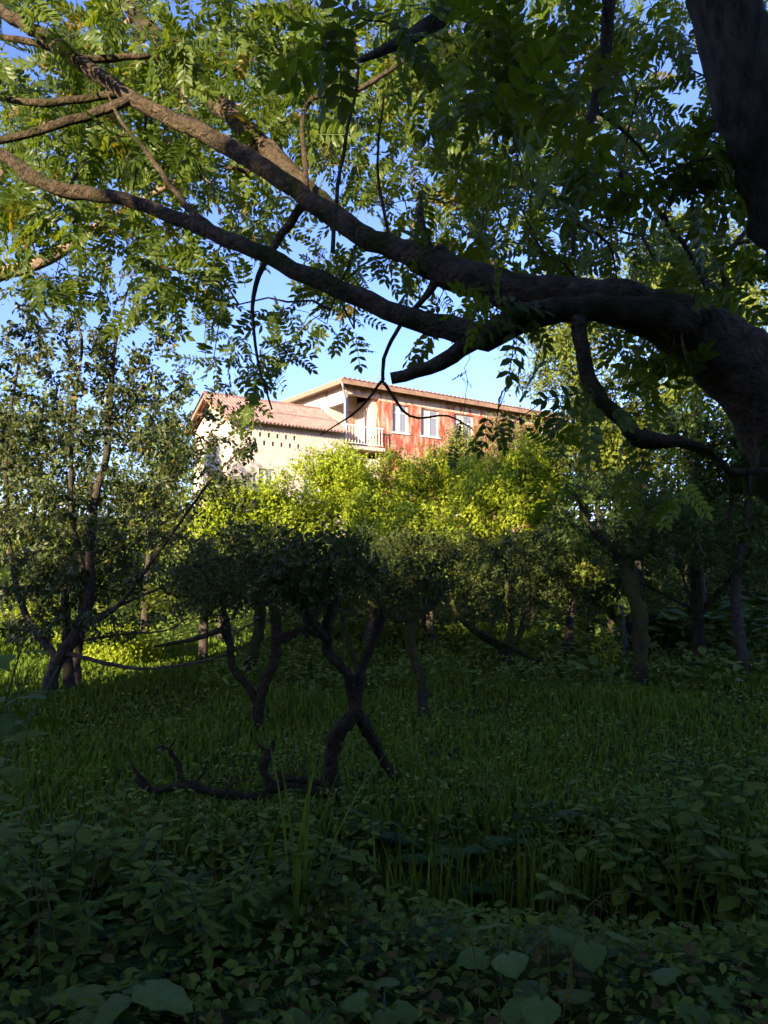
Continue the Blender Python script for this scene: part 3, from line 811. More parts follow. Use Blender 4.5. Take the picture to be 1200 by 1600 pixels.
T3.limb(L3((100, 1020, 0), (160, 1035, -.5), (230, 1045, -.8), (330, 1030, -1.0), (400, 1000, -1.1)), [.045, .034, .026, .02, .01], 7, .08, .1, 2)
T3.limb(L3((130, 1000, 0), (200, 990, .2), (260, 985, .4), (300, 960, .5)), [.03, .022, .014, .008], 6, .05, .1, 2)
nl = 12
dens3 = ['0000', '0000', '0000', '0000', '3410', '8961', '8885', '8877', '9876', '9643']
A3 = view_points(dens3, 560, lambda x, y: d + rng.uniform(-1.3, 1.5))
A3b = np.array([P(rng.uniform(-350, 0), rng.uniform(480, 980), d + rng.uniform(-1.2, 1.4)) for _ in range(90)])
tw = T3.reach(np.vstack([A3, A3b]), wt=.18, bend=.16, tip=.003, skip=10)
add_crown(T3, leaf_spots(tw, 30, .06, .10, up=.5, droop=.35), MID, M['pear'])
T3.finish(M['bark_pear'])

# ------------------------------------------------------------------ the old orchard trees
def orchard(base_px, label, limbs, crowns, n, k=26, leaf=.075, mat='orchard', bark='dead', tip=.0045, depth=None, group='old fruit trees in the clearing', name='fruit_tree', up=.45, skip=6, spread=.07, wt=.22):
    q, d = G(*base_px)
    if depth: d = depth; q = P(base_px[0], base_px[1], d); q[2] = ground_z(q[0], q[1])
    t = Tree(name, q - (0, 0, .08), label, 'tree', group)
    for li in limbs:
        pts = [P(x, y, d + dd) for x, y, dd, r in li]; rad = [r for *_, r in li]
        if li is limbs[0]: pts[0] = t.base.copy()
        elif abs(li[0][1] - base_px[1]) < 60 and li[0][3] < 0:
            pts[0][2] = ground_z(pts[0][0], pts[0][1]) - .05
        t.limb(pts, np.abs(rad), 12, .16, .07, 9)
    A = []
    tot = sum(c[3] * c[4] for c in crowns)
    for cx, cy, dd, rx, ry, rz in crowns:
        A.append(ellipsoid(P(cx, cy, d + dd), (rx / FPX * d, rz, ry / FPX * d), max(8, int(n * rx * ry / tot)), .25))
    tw = t.reach(np.vstack(A), wt=wt, bend=.2, tip=tip, skip=min(skip, len(t.pos) - 2))
    add_crown(t, leaf_spots(tw, int(k * .8), spread, leaf, up=up, droop=.2), SML if d > 9 else MID[:1], M[mat])
    t.finish(M[bark])
    return t

orchard((531, 1243), 'crooked fruit tree standing on two splayed legs behind the fallen dead branch',
        [[(531, 1243, 0, .075), (517, 1195, .05, .066), (526, 1148, 0, .072), (554, 1115, 0, .07), (548, 1080, .05, .056), (541, 1050, 0, .052), (514, 1020, 0, .05), (511, 985, 0, .05)],
         [(628, 1200, .5, -.05), (597, 1182, .4, .048), (578, 1145, .15, .055), (555, 1110, 0, .058)],
         [(556, 1112, 0, .05), (562, 1060, .1, .05), (572, 1030, .2, .045), (590, 985, .3, .04), (600, 950, .3, .03)],
         [(512, 1000, 0, .05), (480, 960, -.2, .04), (455, 920, -.3, .03), (410, 900, -.4, .02)],
         [(510, 985, 0, .055), (520, 930, .1, .045), (505, 890, .2, .035), (525, 850, .3, .02)],
         [(513, 1005, 0, .03), (495, 990, -.1, .028), (470, 985, -.2, .022), (430, 995, -.3, .012)]],
        [(512, 885, 0, 95, 62, 1.0), (455, 925, -.2, 60, 35, .7)], 150, 22, .07)
orchard((402, 1140), 'forked fruit tree with two bent stems rising from one low trunk',
        [[(402, 1140, 0, .09), (403, 1105, 0, .085), (412, 1070, 0, .075), (428, 1030, 0, .07), (432, 990, 0, .07), (430, 950, 0, .06)],
         [(402, 1095, 0, .065), (385, 1070, 0, .055), (365, 1045, 0, .055), (357, 1000, 0, .05), (345, 985, -.1, .04), (300, 1000, -.3, .03), (240, 1010, -.4, .018)],
         [(432, 1000, 0, .06), (460, 990, .1, .05), (490, 965, .2, .035), (520, 930, .3, .02)],
         [(357, 1000, 0, .045), (350, 950, .1, .035), (330, 910, .2, .02)],
         [(430, 960, 0, .05), (410, 915, .1, .035), (395, 870, .1, .02)]],
        [(355, 905, 0, 95, 68, 1.2), (425, 885, .3, 60, 60, 1.0)], 170, 24, .08)
orchard((662, 1118), 'single stemmed fruit tree with a leaning mossy trunk and rounded crown',
        [[(662, 1118, 0, .09), (660, 1070, 0, .085), (648, 1030, 0, .08), (640, 995, 0, .085), (645, 965, 0, .08)],
         [(645, 965, 0, .07), (615, 965, -.1, .05), (590, 940, -.2, .03), (570, 900, -.3, .02)],
         [(645, 965, 0, .06), (672, 950, .2, .045), (700, 915, .3, .03)],
         [(645, 970, 0, .06), (645, 910, .1, .045), (640, 860, .1, .02)]],
        [(640, 890, 0, 82, 70, 1.2)], 170, 26, .085, bark='bark_moss')
orchard((788, 1045), 'low fruit tree branching near the ground into a wide dark crown',
        [[(788, 1045, 0, .13), (789, 1020, 0, .12), (787, 1005, 0, .11)],
         [(787, 1010, 0, .10), (765, 1000, 0, .08), (735, 980, -.2, .07), (712, 955, -.3, .05), (700, 900, -.4, .03)],
         [(788, 1010, 0, .09), (798, 985, .1, .075), (795, 950, .1, .06), (790, 890, .1, .03)],
         [(792, 1015, 0, .08), (812, 990, .2, .07), (822, 960, .3, .05), (850, 900, .4, .03)],
         [(760, 998, 0, .05), (770, 970, .2, .04), (750, 930, .3, .02)]],
        [(785, 895, 0, 95, 72, 1.7), (850, 885, .5, 55, 60, 1.2)], 240, 28, .10, bark='bark_moss')
orchard((1003, 1072), 'moss covered fruit tree with a stout bent trunk beside the leaning post',
        [[(1003, 1072, 0, .16), (1000, 1040, 0, .135), (1003, 1000, 0, .13), (995, 950, 0, .12), (983, 910, 0, .115), (972, 875, 0, .11)],
         [(972, 875, 0, .10), (945, 850, -.1, .075), (920, 820, -.2, .05), (905, 780, -.3, .03)],
         [(975, 880, 0, .09), (1000, 860, .2, .08), (1015, 850, .3, .06), (1030, 810, .4, .03)],
         [(972, 872, 0, .09), (965, 830, .1, .06), (950, 790, .1, .035)]],
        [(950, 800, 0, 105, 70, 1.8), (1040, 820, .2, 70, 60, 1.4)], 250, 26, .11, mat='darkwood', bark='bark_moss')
orchard((1092, 1052), 'slender dark fruit tree with one rising side limb before the broad leaves',
        [[(1092, 1052, 0, .14), (1091, 1000, 0, .12), (1092, 950, 0, .11), (1088, 900, 0, .10), (1085, 840, 0, .07), (1090, 780, 0, .04)],
         [(1094, 958, 0, .07), (1110, 940, 0, .06), (1150, 895, 0, .045), (1180, 850, 0, .03), (1200, 800, 0, .02)],
         [(1092, 955, 0, .04), (1050, 935, 0, .035), (1005, 912, -.1, .025), (975, 905, -.2, .012)],
         [(1086, 960, 0, .03), (1075, 925, 0, .025), (1060, 880, 0, .015)]],
        [(1100, 820, 0, 110, 85, 2.0), (1170, 850, 0, 60, 80, 1.5)], 230, 26, .11, mat='darkwood', bark='dead')
orchard((566, 1082), 'thin forked fruit tree partly hidden behind the splayed tree',
        [[(568, 1082, 0, .10), (562, 1060, 0, .09), (560, 1050, 0, .08)],
         [(561, 1052, 0, .07), (550, 1020, 0, .06), (540, 990, 0, .05), (530, 940, 0, .03)],
         [(562, 1052, 0, .07), (575, 1015, 0, .06), (590, 970, 0, .05), (600, 920, 0, .03)]],
        [(560, 890, 0, 80, 70, 1.3)], 110, 26, .09, bark='bark_moss')
orchard((388, 1040), 'small leaning fruit tree with a yellow mossed stem at the back of the clearing',
        [[(388, 1040, 0, .14), (397, 1015, 0, .13), (404, 990, 0, .12), (408, 940, 0, .10), (410, 890, 0, .06)]],
        [(400, 880, 0, 90, 70, 2.0)], 120, 28, .12, bark='bark_moss', depth=16)
orchard((108, 1062), 'slim straight young tree standing against the sunlit bank',
        [[(108, 1062, 0, .10), (106, 1020, 0, .09), (104, 980, 0, .08), (100, 900, 0, .05)]],
        [(100, 890, 0, 60, 60, 1.2)], 60, 26, .1, bark='bark_pear', depth=13.5)
orchard((122, 1060), 'slim bent young tree leaning right against the sunlit bank',
        [[(118, 1062, 0, .08), (121, 1030, 0, .07), (127, 990, 0, .06), (124, 900, 0, .04)]],
        [(160, 890, 0, 60, 60, 1.2)], 60, 26, .1, bark='bark_pear', depth=14)

# ------------------------------------------------------------------ shrubs and trees further back
def back_tree(cx, cy, d, rx, ry, label, mat, leaf, n, k, group, name='tree', bark='bark_pear', lobes=5, rz=None, cat='tree', spread=None, trunk=.12, up=.25):
    c = P(cx, cy, d); RX, RZ = rx / FPX * d, ry / FPX * d; RY = rz or RX * .9
    b = np.array((c[0] + rng.uniform(-.2, .2), c[1], 0)); b[2] = ground_z(b[0], b[1]) - .1
    t = Tree(name, b, label, cat, group)
    top = c + (0, 0, RZ * .55)
    h = max(.5, top[2] - b[2])
    t.limb([b, b + (rng.uniform(-.15, .15), 0, h * .33), c * .5 + (b + top) * .25 + (rng.uniform(-.3, .3), 0, 0), top], [trunk, trunk * .85, trunk * .6, trunk * .2], 8, .08, .25, 3)
    A = [ellipsoid(c, (RX * .72, RY * .72, RZ * .72), n // 3, .3)]
    for i in range(lobes):
        dv = nrm(rng.normal(0, 1, 3) * (1, 1, .8)); r = rng.uniform(.35, .55)
        A.append(ellipsoid(c + dv * (RX, RY, RZ) * (1 - r * .8), (RX * r, RY * r, RZ * r), int(n * .67 / lobes), .65))
    A = np.vstack(A)
    A = A[A[:, 2] > ground_z(A[:, 0], A[:, 1]) + .15]
    tw = t.reach(A, wt=.25, bend=.2, step=.3, tip=.006, skip=4)
    add_crown(t, leaf_spots(tw, k, spread or leaf * 1.3, leaf, up=up, droop=.5, centre=c - (0, 0, RZ * .3), out=1.6), SML, M[mat])
    t.finish(M[bark])
    return t
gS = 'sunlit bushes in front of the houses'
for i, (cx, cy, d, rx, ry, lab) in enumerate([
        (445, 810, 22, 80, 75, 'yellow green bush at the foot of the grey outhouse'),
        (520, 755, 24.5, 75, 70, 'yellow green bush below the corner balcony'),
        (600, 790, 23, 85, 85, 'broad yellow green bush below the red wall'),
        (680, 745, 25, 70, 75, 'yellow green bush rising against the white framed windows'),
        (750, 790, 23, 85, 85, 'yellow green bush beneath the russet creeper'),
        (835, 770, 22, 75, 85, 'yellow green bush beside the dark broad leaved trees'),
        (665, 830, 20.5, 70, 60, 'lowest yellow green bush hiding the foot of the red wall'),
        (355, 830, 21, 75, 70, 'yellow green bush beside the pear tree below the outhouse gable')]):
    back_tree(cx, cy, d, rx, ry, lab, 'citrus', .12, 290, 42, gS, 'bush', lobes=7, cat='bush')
for i, (cx, cy, d, rx, ry, wh) in enumerate([(480, 900, 19, 90, 50, 'behind the forked fruit tree'), (580, 900, 18.5, 90, 55, 'behind the splayed fruit tree'), (690, 890, 19, 95, 60, 'behind the leaning mossy trunk'), (880, 870, 18, 70, 65, 'between the low wide tree and the leaning post'), (310, 900, 18, 90, 75, 'right of the sunlit gap')]):
    back_tree(cx, cy, d, rx, ry, 'second row fruit tree ' + wh, 'wood', .11, 190, 30, 'second row of fruit trees', 'fruit_tree', lobes=5)
back_tree(790, 690, 30, 70, 45, 'russet and olive creeper bush against the red wall', 'russet', .13, 160, 26, None, 'creeper_bush', cat='bush')
back_tree(850, 700, 29, 50, 55, 'olive green tree hiding the far end of the red wall', 'olive', .14, 180, 28, None, 'tree')
back_tree(730, 690, 31, 45, 40, 'olive green bush growing up to the red house windows', 'olive', .13, 120, 26, None, 'bush', cat='bush')
back_tree(268, 700, 31, 42, 75, 'bright green pointed tree left of the outhouse gable', 'pine', .14, 200, 30, None, 'tree', up=.2)
gW = 'tall trees around the clearing'
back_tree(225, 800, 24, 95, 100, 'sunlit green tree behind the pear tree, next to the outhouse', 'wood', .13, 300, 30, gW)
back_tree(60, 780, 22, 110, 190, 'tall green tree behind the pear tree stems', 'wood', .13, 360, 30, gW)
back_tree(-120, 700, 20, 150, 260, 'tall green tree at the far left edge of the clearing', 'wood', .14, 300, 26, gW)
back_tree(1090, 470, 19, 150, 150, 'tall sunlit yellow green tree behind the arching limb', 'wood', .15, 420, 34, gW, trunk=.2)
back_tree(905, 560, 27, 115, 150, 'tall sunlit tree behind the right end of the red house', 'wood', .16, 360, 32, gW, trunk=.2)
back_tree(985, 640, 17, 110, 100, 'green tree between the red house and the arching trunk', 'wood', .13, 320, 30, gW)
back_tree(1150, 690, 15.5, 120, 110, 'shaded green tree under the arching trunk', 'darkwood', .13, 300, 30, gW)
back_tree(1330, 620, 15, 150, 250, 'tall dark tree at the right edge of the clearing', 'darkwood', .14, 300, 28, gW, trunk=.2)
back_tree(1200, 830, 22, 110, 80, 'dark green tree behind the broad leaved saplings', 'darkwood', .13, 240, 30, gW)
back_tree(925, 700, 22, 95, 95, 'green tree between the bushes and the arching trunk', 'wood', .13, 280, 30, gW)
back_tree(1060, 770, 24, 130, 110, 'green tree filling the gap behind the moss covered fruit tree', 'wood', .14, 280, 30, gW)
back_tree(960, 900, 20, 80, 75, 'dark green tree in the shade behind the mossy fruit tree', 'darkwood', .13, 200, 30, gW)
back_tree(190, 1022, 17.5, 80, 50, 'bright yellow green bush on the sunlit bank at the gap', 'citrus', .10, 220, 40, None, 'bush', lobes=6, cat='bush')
back_tree(215, 905, 26, 90, 75, 'green bush on the slope between the pear tree and the outhouse', 'wood', .13, 200, 30, None, 'bush', cat='bush')
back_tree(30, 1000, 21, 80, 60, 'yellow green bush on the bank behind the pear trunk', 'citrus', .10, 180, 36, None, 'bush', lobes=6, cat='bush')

# ------------------------------------------------------------------ unseen wood behind the viewer, shaped to shade the clearing
mbw = MB()
def shade_clump(p, s, zt, r):
    x = p * FY + s * FX; y = -p * FX + s * FY
    g = float(ground_z(x, y))
    n = 240
    c = (x, y, (g + zt) / 2 + .5)
    pos = ellipsoid(c, (r, r, max(1.5, (zt - g) / 2 + .5)), n, .1)
    scatter(mbw, leaf_small(), pos, rng.normal(0, 1, (n, 3)), rng.normal(0, .6, (n, 3)) + (0, 0, .7), rng.uniform(.9, 1.6, n), rng.uniform(0, 1, n))
def shade_top(p):
    # skyline of the unseen wood, shaped to set where the sun gets through
    return float(np.interp(p, [-60, -24, -19, -10.6, -9.7, -9, -7.4, -6, -4.8, -3, -1, 8, 40], [4, 4, 4, 4.5, 9.4, 9.9, 9.9, 8.2, 7.6, 9.6, 12.2, 13, 14]))
for p in np.arange(-40, 36, 2.2):
    for s in (-26, -22.5, -19):
        shade_clump(p + rng.uniform(-.8, .8), s + rng.uniform(-.8, .8), shade_top(p) - (26 + s) * .27 + rng.uniform(-.9, .5), 2.0)
tag(mbw.build('woodland', M['canopy']), 'unseen wood behind the viewer, shaped to shade the clearing', 'woodland', kind='stuff')

mbf = MB()
for a in np.arange(-58, 60, 2.6):
    yy = 52 + rng.uniform(-3, 3); g = float(ground_z(a, yy)); h_ = rng.uniform(4.0, 6.5) * (1.25 if abs(a) > 14 else .6); n_ = 420
    pos = ellipsoid((a + rng.uniform(-1, 1), yy, g + h_ * .75), (2.4, 2.4, h_ * .85), n_, .5)
    scatter(mbf, leaf_small(), pos, rng.normal(0, 1, (n_, 3)), rng.normal(0, .5, (n_, 3)) + nrm(pos - np.array((a, yy, g))), rng.uniform(.35, .7, n_), rng.uniform(0, 1, n_))
tag(mbf.build('distant_wood', M['wood']), 'line of far green woodland beyond the houses', 'woodland', kind='stuff')

# ------------------------------------------------------------------ fallen branch, stump, post, sticks
def thing_limbs(name, label, cat, limbs, mat, depth=None, base=None, rough=.18):
    r = empty(name, base); b = np.array(base, float)
    tag(r, label, cat)
    for nm, pts, rad in limbs:
        mb = MB(); p, rr = spline(pts, rad, .06); tube(mb, p + rng.normal(0, .22, p.shape) * rr[:, None], rr * rng.uniform(.85, 1.2, len(rr)), 9, rough, 4)
        mb.v = [v - b for v in mb.v]; mb.build(nm, mat, r, True)
    return r
q, d = G(400, 1255)
def F(x, y, dd=0, lift=.03):
    return P(x, y, d + dd) + (0, 0, lift)
thing_limbs('fallen_branch', 'black rotting branch lying gnarled on the grass before the splayed tree', 'dead branch', [
    ('trunk', [F(210, 1222, .2), F(240, 1240, .1), F(290, 1230), F(340, 1245), F(400, 1250), F(440, 1232), F(500, 1240), F(560, 1262, -.2)], [.02, .03, .042, .04, .045, .055, .045, .03]),
    ('branch', [F(425, 1238), F(412, 1205), F(420, 1180), F(432, 1158)], [.055, .042, .03, .012]),
    ('branch', [F(285, 1228), F(278, 1195), F(265, 1175), F(275, 1160)], [.03, .018, .012, .006]),
    ('branch', [F(430, 1215), F(455, 1222), F(490, 1225), F(520, 1235)], [.03, .03, .026, .02]),
    ('branch', [F(235, 1238), F(215, 1215), F(205, 1195)], [.03, .02, .008]),
    ('branch', [F(505, 1238), F(508, 1215), F(518, 1205)], [.03, .022, .012]),
    ('twig', [F(300, 1232), F(318, 1212), F(322, 1195)], [.016, .010, .004]), ('twig', [F(350, 1245), F(366, 1228), F(388, 1222)], [.014, .009, .004]), ('twig', [F(422, 1180), F(404, 1170), F(398, 1158)], [.014, .009, .004]),
    ('twig', [F(470, 1235), F(474, 1208), F(464, 1196)], [.016, .010, .004]), ('twig', [F(270, 1180), F(256, 1170), F(240, 1176)], [.012, .008, .004])], M['dead'], base=q)
q, d = G(700, 1192)
thing_limbs('stump', 'small dark broken stump in the grass beside the splayed tree', 'stump', [
    ('trunk', [F(690, 1198), F(700, 1185), F(712, 1190)], [.07, .06, .03]), ('root', [F(690, 1194), F(680, 1182), F(672, 1178)], [.03, .025, .015]), ('root', [F(705, 1190), F(712, 1176), F(720, 1172)], [.02, .014, .008])], M['dead'], base=q)
q, d = G(978, 1035)
M['post'] = plain_mat('weathered_post', (.07, .075, .075), (.13, .135, .13), 6, .8, streak=(6, 6, .5))
r = thing_limbs('leaning_post', 'thin grey leaning post beside the moss covered fruit tree', 'post', [('shaft', [q - (0, 0, .1), P(975, 985, d), P(970, 945, d)], [.05, .045, .04])], M['post'], base=q, rough=.02)
mb = MB(); pp = P(970, 948, d) - q; tube(mb, np.array([pp + (0, 0, -.03), pp + (0, 0, .03)]), np.array([.055, .05]), 9); mb.build('post_cap', M['post'], r)
q, d = G(1010, 1025)
d += 1.0; q = P(1010, 1030, d); q[2] = ground_z(q[0], q[1])
t = empty('old_stump', q); tag(t, 'dark hollow stump overgrown behind the moss covered fruit tree', 'stump')
mb = MB(); p, rr = spline([(0, 0, -.1), (0, 0, .35), (.03, 0, .85)], [.55, .46, .40], .12); tube(mb, p, rr, 16, .12, 6); mb.build('stump_wood', M['dead'], t, True)
mb = MB(); p, rr = spline([(0, 0, .84), (.02, 0, .92)], [.36, .2], .05); tube(mb, p, rr, 14, .15); mb.build('rotten_core', M['bark_moss'], t, True)
for a in range(4):
    mb = MB(); p, rr = spline([(.35 * math.cos(a * 1.6), .35 * math.sin(a * 1.6), .15), (.75 * math.cos(a * 1.6), .75 * math.sin(a * 1.6), -.12)], [.16, .06], .1); tube(mb, p, rr, 8, .1); mb.build('root', M['dead'], t, True)
q, d = G(820, 1050)
thing_limbs('propped_stick', 'fallen straight stick leaning through the low wide fruit tree', 'stick', [('shaft', [F(898, 1062), F(830, 1030, 0), F(770, 1000, .1), F(740, 985, .1)], [.05, .045, .035, .02]), ('twig', [F(838, 1034), F(815, 1052, -.1)], [.02, .01])], M['dead'], base=q)
q, d = G(815, 1052)
q, d = G(1090, 1060)
# sunlit sapling
q, d = G(940, 1055)
t = Tree('sapling', q, 'thin young sapling with pale leaves catching a spot of sun', 'sapling')
t.limb([q] + [P(941, 1020, d), P(939, 985, d), P(941, 950, d)], [.015, .012, .009, .004], 6, .03, .1, 0)
tw = t.reach(ellipsoid(P(940, 1015, d), (.35, .3, .75), 26, .1), wt=.1, tip=.003, skip=2)
add_crown(t, leaf_spots(tw, 8, .03, .11, up=.5), MID, M['citrus']); t.finish(M['twig'])

# ------------------------------------------------------------------ ground plants
OV, HT, LN, LB = leaf_big('ovate'), leaf_big('heart'), leaf_big('lance'), leaf_lobed()
def variants(tm, mat, name='leaf'):
    out = []
    for tn in (.1, .4, .7, .9):
        me = make_mesh(name, tm[0], [tm[1]], True, np.full(len(tm[0]), tn)); me.materials.append(mat); out.append(me)
    return out
LEAF = {'ovate': variants(OV, M['weed']), 'heart': variants(HT, M['pale']), 'lance': variants(LN, M['weed']), 'lobed': variants(LB, M['weed']), 'paleovate': variants(OV, M['pale']), 'paleheart': variants(HT, M['weed'])}
FRO = [variants(frond(14, s), M['fern'], 'frond') for s in (1, 2)]

def plant(name, q, label, group, stems, kind, nleaf, size, height, lean=.25, opposite=True, cat='plant', droop=.35, tmin=.3):
    t = empty(name, q); tag(t, label, cat, group)
    for s in range(stems):
        a = rng.uniform(0, 2 * math.pi); h = height * rng.uniform(.7, 1.15); ln = lean * rng.uniform(.4, 1.3) * h
        o = np.array((rng.normal(0, .04), rng.normal(0, .04), -.04)) * (0 if stems == 1 else 1) + np.array((0, 0, -.03))
        top = o + np.array((math.cos(a) * ln, math.sin(a) * ln, h))
        midp = (o + top) / 2 + np.array((-math.cos(a) * ln * .2, -math.sin(a) * ln * .2, h * .06))
        p, r = spline([o, midp, top], [.006 + .004 * h, .005, .0025], .06)
        mb = MB(); tube(mb, p, r, 5); mb.build('stem', M['twig'], t, True)
        for i in range(nleaf):
            tt = tmin + (1 - tmin) * (i + .5) / nleaf
            b = p[min(len(p) - 1, int(tt * (len(p) - 1)))]
            for sd in ((0, math.pi) if opposite else (0,)):
                ang = a + i * (math.pi / 2 if opposite else 2.4) + sd + rng.uniform(-.35, .35)
                ax = np.array((math.cos(ang), math.sin(ang), rng.uniform(-droop, .25)))
                sz = size * rng.uniform(.7, 1.15) * (1.1 - .45 * tt)
                pos = b + nrm(ax) * .012
                link('leaf', LEAF[kind][rng.integers(0, 4)], None, t, leaf_matrix(pos, ax, np.array((rng.normal(0, .2), rng.normal(0, .2), 1)), sz))
    return t
def basal(name, q, label, group, kind, n, size, petiole, cat='plant'):
    """plant whose leaves rise from the ground, each on its own stalk"""
    t = empty(name, q); tag(t, label, cat, group)
    for i in range(n):
        a = i * 2 * math.pi / n + rng.uniform(-.4, .4); h = petiole * rng.uniform(.6, 1.15); out = h * rng.uniform(.35, .8)
        top = np.array((math.cos(a) * out, math.sin(a) * out, h))
        p, r = spline([(0, 0, -.03), (top[0] * .35, top[1] * .35, h * .6), top], [.006, .005, .004], .06)
        mb = MB(); tube(mb, p, r, 5); st = mb.build('stalk', M['twig'], t, True)
        ax = np.array((math.cos(a), math.sin(a), rng.uniform(-.35, .1)))
        link('leaf', LEAF[kind][rng.integers(0, 4)], None, t, leaf_matrix(top - nrm(ax) * size * .06, ax, np.array((rng.normal(0, .18), rng.normal(0, .18) - .15, 1)), size * rng.uniform(.75, 1.15)))
    return t
def fern(q, label, group, n, size):
    t = empty('fern', q); tag(t, label, 'fern', group)
    for i in range(n):
        a = i * 2 * math.pi / n + rng.uniform(-.3, .3)
        ax = np.array((math.cos(a), math.sin(a), rng.uniform(.3, .8)))
        link('frond', FRO[i % 2][rng.integers(0, 4)], None, t, leaf_matrix((0, 0, -.02), ax, np.array((0, 0, 1.)) - nrm(ax) * .2, size * rng.uniform(.75, 1.2)))
# reed blades
def blade(h=1.0, w=.012, bend=.12, n=5):
    tt = np.linspace(0, 1, n); ww = w * (1 - tt ** 2) + .0008
    c = np.stack([bend * tt ** 2.2, 0 * tt, tt * h], 1)
    v = np.vstack([c + np.stack([0 * tt, ww, 0 * tt], 1), c + np.stack([.002 + 0 * tt, 0 * tt, 0 * tt], 1), c - np.stack([0 * tt, ww, 0 * tt], 1)])
    f = [(i, i + 1, n + i + 1, n + i) for i in range(n - 1)] + [(n + i, n + i + 1, 2 * n + i + 1, 2 * n + i) for i in range(n - 1)]
    return v, np.array(f)
BL = [variants(blade(1, .012, b), M['grass'], 'blade')[k] for b, k in ((.05, 1), (.15, 2), (.3, 1), (.45, 2))]
def reeds(q, n, h, spread=.10):
    t = empty('reed_clump', q); tag(t, 'tuft of tall upright green reed blades growing in the dark ditch', 'reeds', 'reed tufts in the ditch')
    for i in range(n):
        s = h * rng.uniform(.65, 1.15)
        m_ = Matrix.Translation((rng.normal(0, spread), rng.normal(0, spread * .6), -.04)) @ Matrix.Rotation(rng.uniform(0, 6.28), 4, 'Z') @ Matrix.Diagonal((s, 1.0, s, 1))
        link('blade', BL[rng.integers(0, 4)], None, t, m_)

# big pale leaves along the bottom edge
gP = 'pale broad leaved plants on the near bank'
for px, py, n, s, h in [(790, 1530, 4, .17, .22), (912, 1525, 3, .15, .22), (600, 1590, 4, .15, .14), (850, 1592, 4, .18, .14), (175, 1592, 4, .24, .18), (420, 1600, 3, .14, .12), (1090, 1580, 3, .14, .15)]:
    q, _ = G(px, min(1640, py + 40)); basal('broad_leaf_plant', q, 'low plant with grey green heart shaped leaves on the near bank', gP, 'heart', n, s * .72, h)
# tall leafy weeds at the right
gR = 'tall weeds on the ditch edge below the arching tree'
for px, py, st, n, s, h in [(905, 1450, 2, 4, .22, .62), (985, 1430, 2, 5, .19, .70), (1060, 1420, 2, 5, .19, .75), (1130, 1440, 2, 5, .20, .8), (1180, 1480, 2, 5, .21, .8), (1010, 1340, 2, 5, .18, .7), (1090, 1310, 2, 5, .19, .7), (1160, 1300, 2, 5, .20, .8), (940, 1310, 2, 4, .16, .55), (1195, 1380, 2, 5, .2, .8), (870, 1400, 2, 4, .2, .5), (1040, 1470, 2, 4, .2, .55), (1110, 1380, 2, 5, .19, .7), (960, 1370, 2, 5, .18, .6)]:
    q, _ = G(px, py); plant('tall_weed', q, 'tall weed with large drooping oval leaves at the ditch edge', gR, st, 'ovate', n, s * 1.2, h, .4)
# weeds on the left bank
gL = 'leafy weeds on the left bank'
for i in range(44):
    px, py = rng.uniform(-20, 600), rng.uniform(1290, 1470)
    q, _ = G(px, py); plant('leafy_weed', q, 'knee high weed with pairs of oval leaves on the left bank', gL, 2, 'ovate', 5, .145, .45, .4)
for i in range(16):
    px, py = rng.uniform(-20, 420), rng.uniform(1360, 1560)
    q, _ = G(px, py); plant('lance_weed', q, 'weed with narrow pointed leaves among the left bank plants', 'narrow leaved weeds on the left bank', 2, 'lance', 7, .15, .4, .45)
for i in range(22):
    px, py = rng.uniform(560, 1200), rng.uniform(1210, 1330)
    q, _ = G(px, py); plant('leafy_weed', q, 'low weed with oval leaves in the grass beyond the ditch', 'weeds beyond the ditch', 2, 'ovate', 4, .11, .3, .4)
for px, py in [(60, 1560), (150, 1530), (30, 1480), (260, 1470), (110, 1600), (720, 1330), (660, 1340), (600, 1310), (790, 1310), (740, 1390), (850, 1280), (560, 1290)]:
    q, _ = G(px, py); fern(q, 'green fern with arching feathery fronds at the ditch side', 'ferns along the ditch', 8, .42)
for px, py in [(470, 1450), (615, 1450), (700, 1445), (720, 1455), (780, 1440), (800, 1450), (840, 1445), (870, 1455), (910, 1465), (950, 1450), (990, 1460), (650, 1450), (1150, 1460), (1080, 1465)]:
    q, _ = G(px, py); reeds(q, 10, .8)
q, _ = G(715, 1290)
for dx in (-30, 10, 60, 100):
    q, _ = G(690 + dx, 1290); reeds(q, 14, .34, .14)
# dark lobed leaves hanging in at the left edge
gE = 'lobed leaved saplings at the left edge'
for k, (x, y, dd) in enumerate([(-95, 1300, 2.5), (-70, 1400, 2.6)]):
    q = P(x, y, dd); q[2] = ground_z(q[0], q[1])
    plant('maple_sapling', q, 'dark sapling with large lobed leaves reaching in beside the pear tree', gE, 3, 'lobed', 6, .22, 1.45 - .35 * k, .28, cat='sapling')
# broad leaved saplings at the back right
gB = 'broad leaved saplings in the shade at the back'
for i in range(17):
    px = rng.uniform(1000, 1230); py = rng.uniform(990, 1035)
    q, _ = G(px, py); plant('broad_sapling', q, 'pale sapling with very broad leaves under the dark trees at the back', gB, 1, 'heart', 5, .55, rng.uniform(.9, 1.5), .3, cat='sapling', tmin=.45)

# ------------------------------------------------------------------ grass and ground cover (uncountable)
def field(n, ymin, ymax, margin=1.15, power=1.0):
    y = ymin + (ymax - ymin) * rng.uniform(0, 1, n) ** power
    x = rng.uniform(-1, 1, n) * (y * .54 * margin + .6)
    return x, y
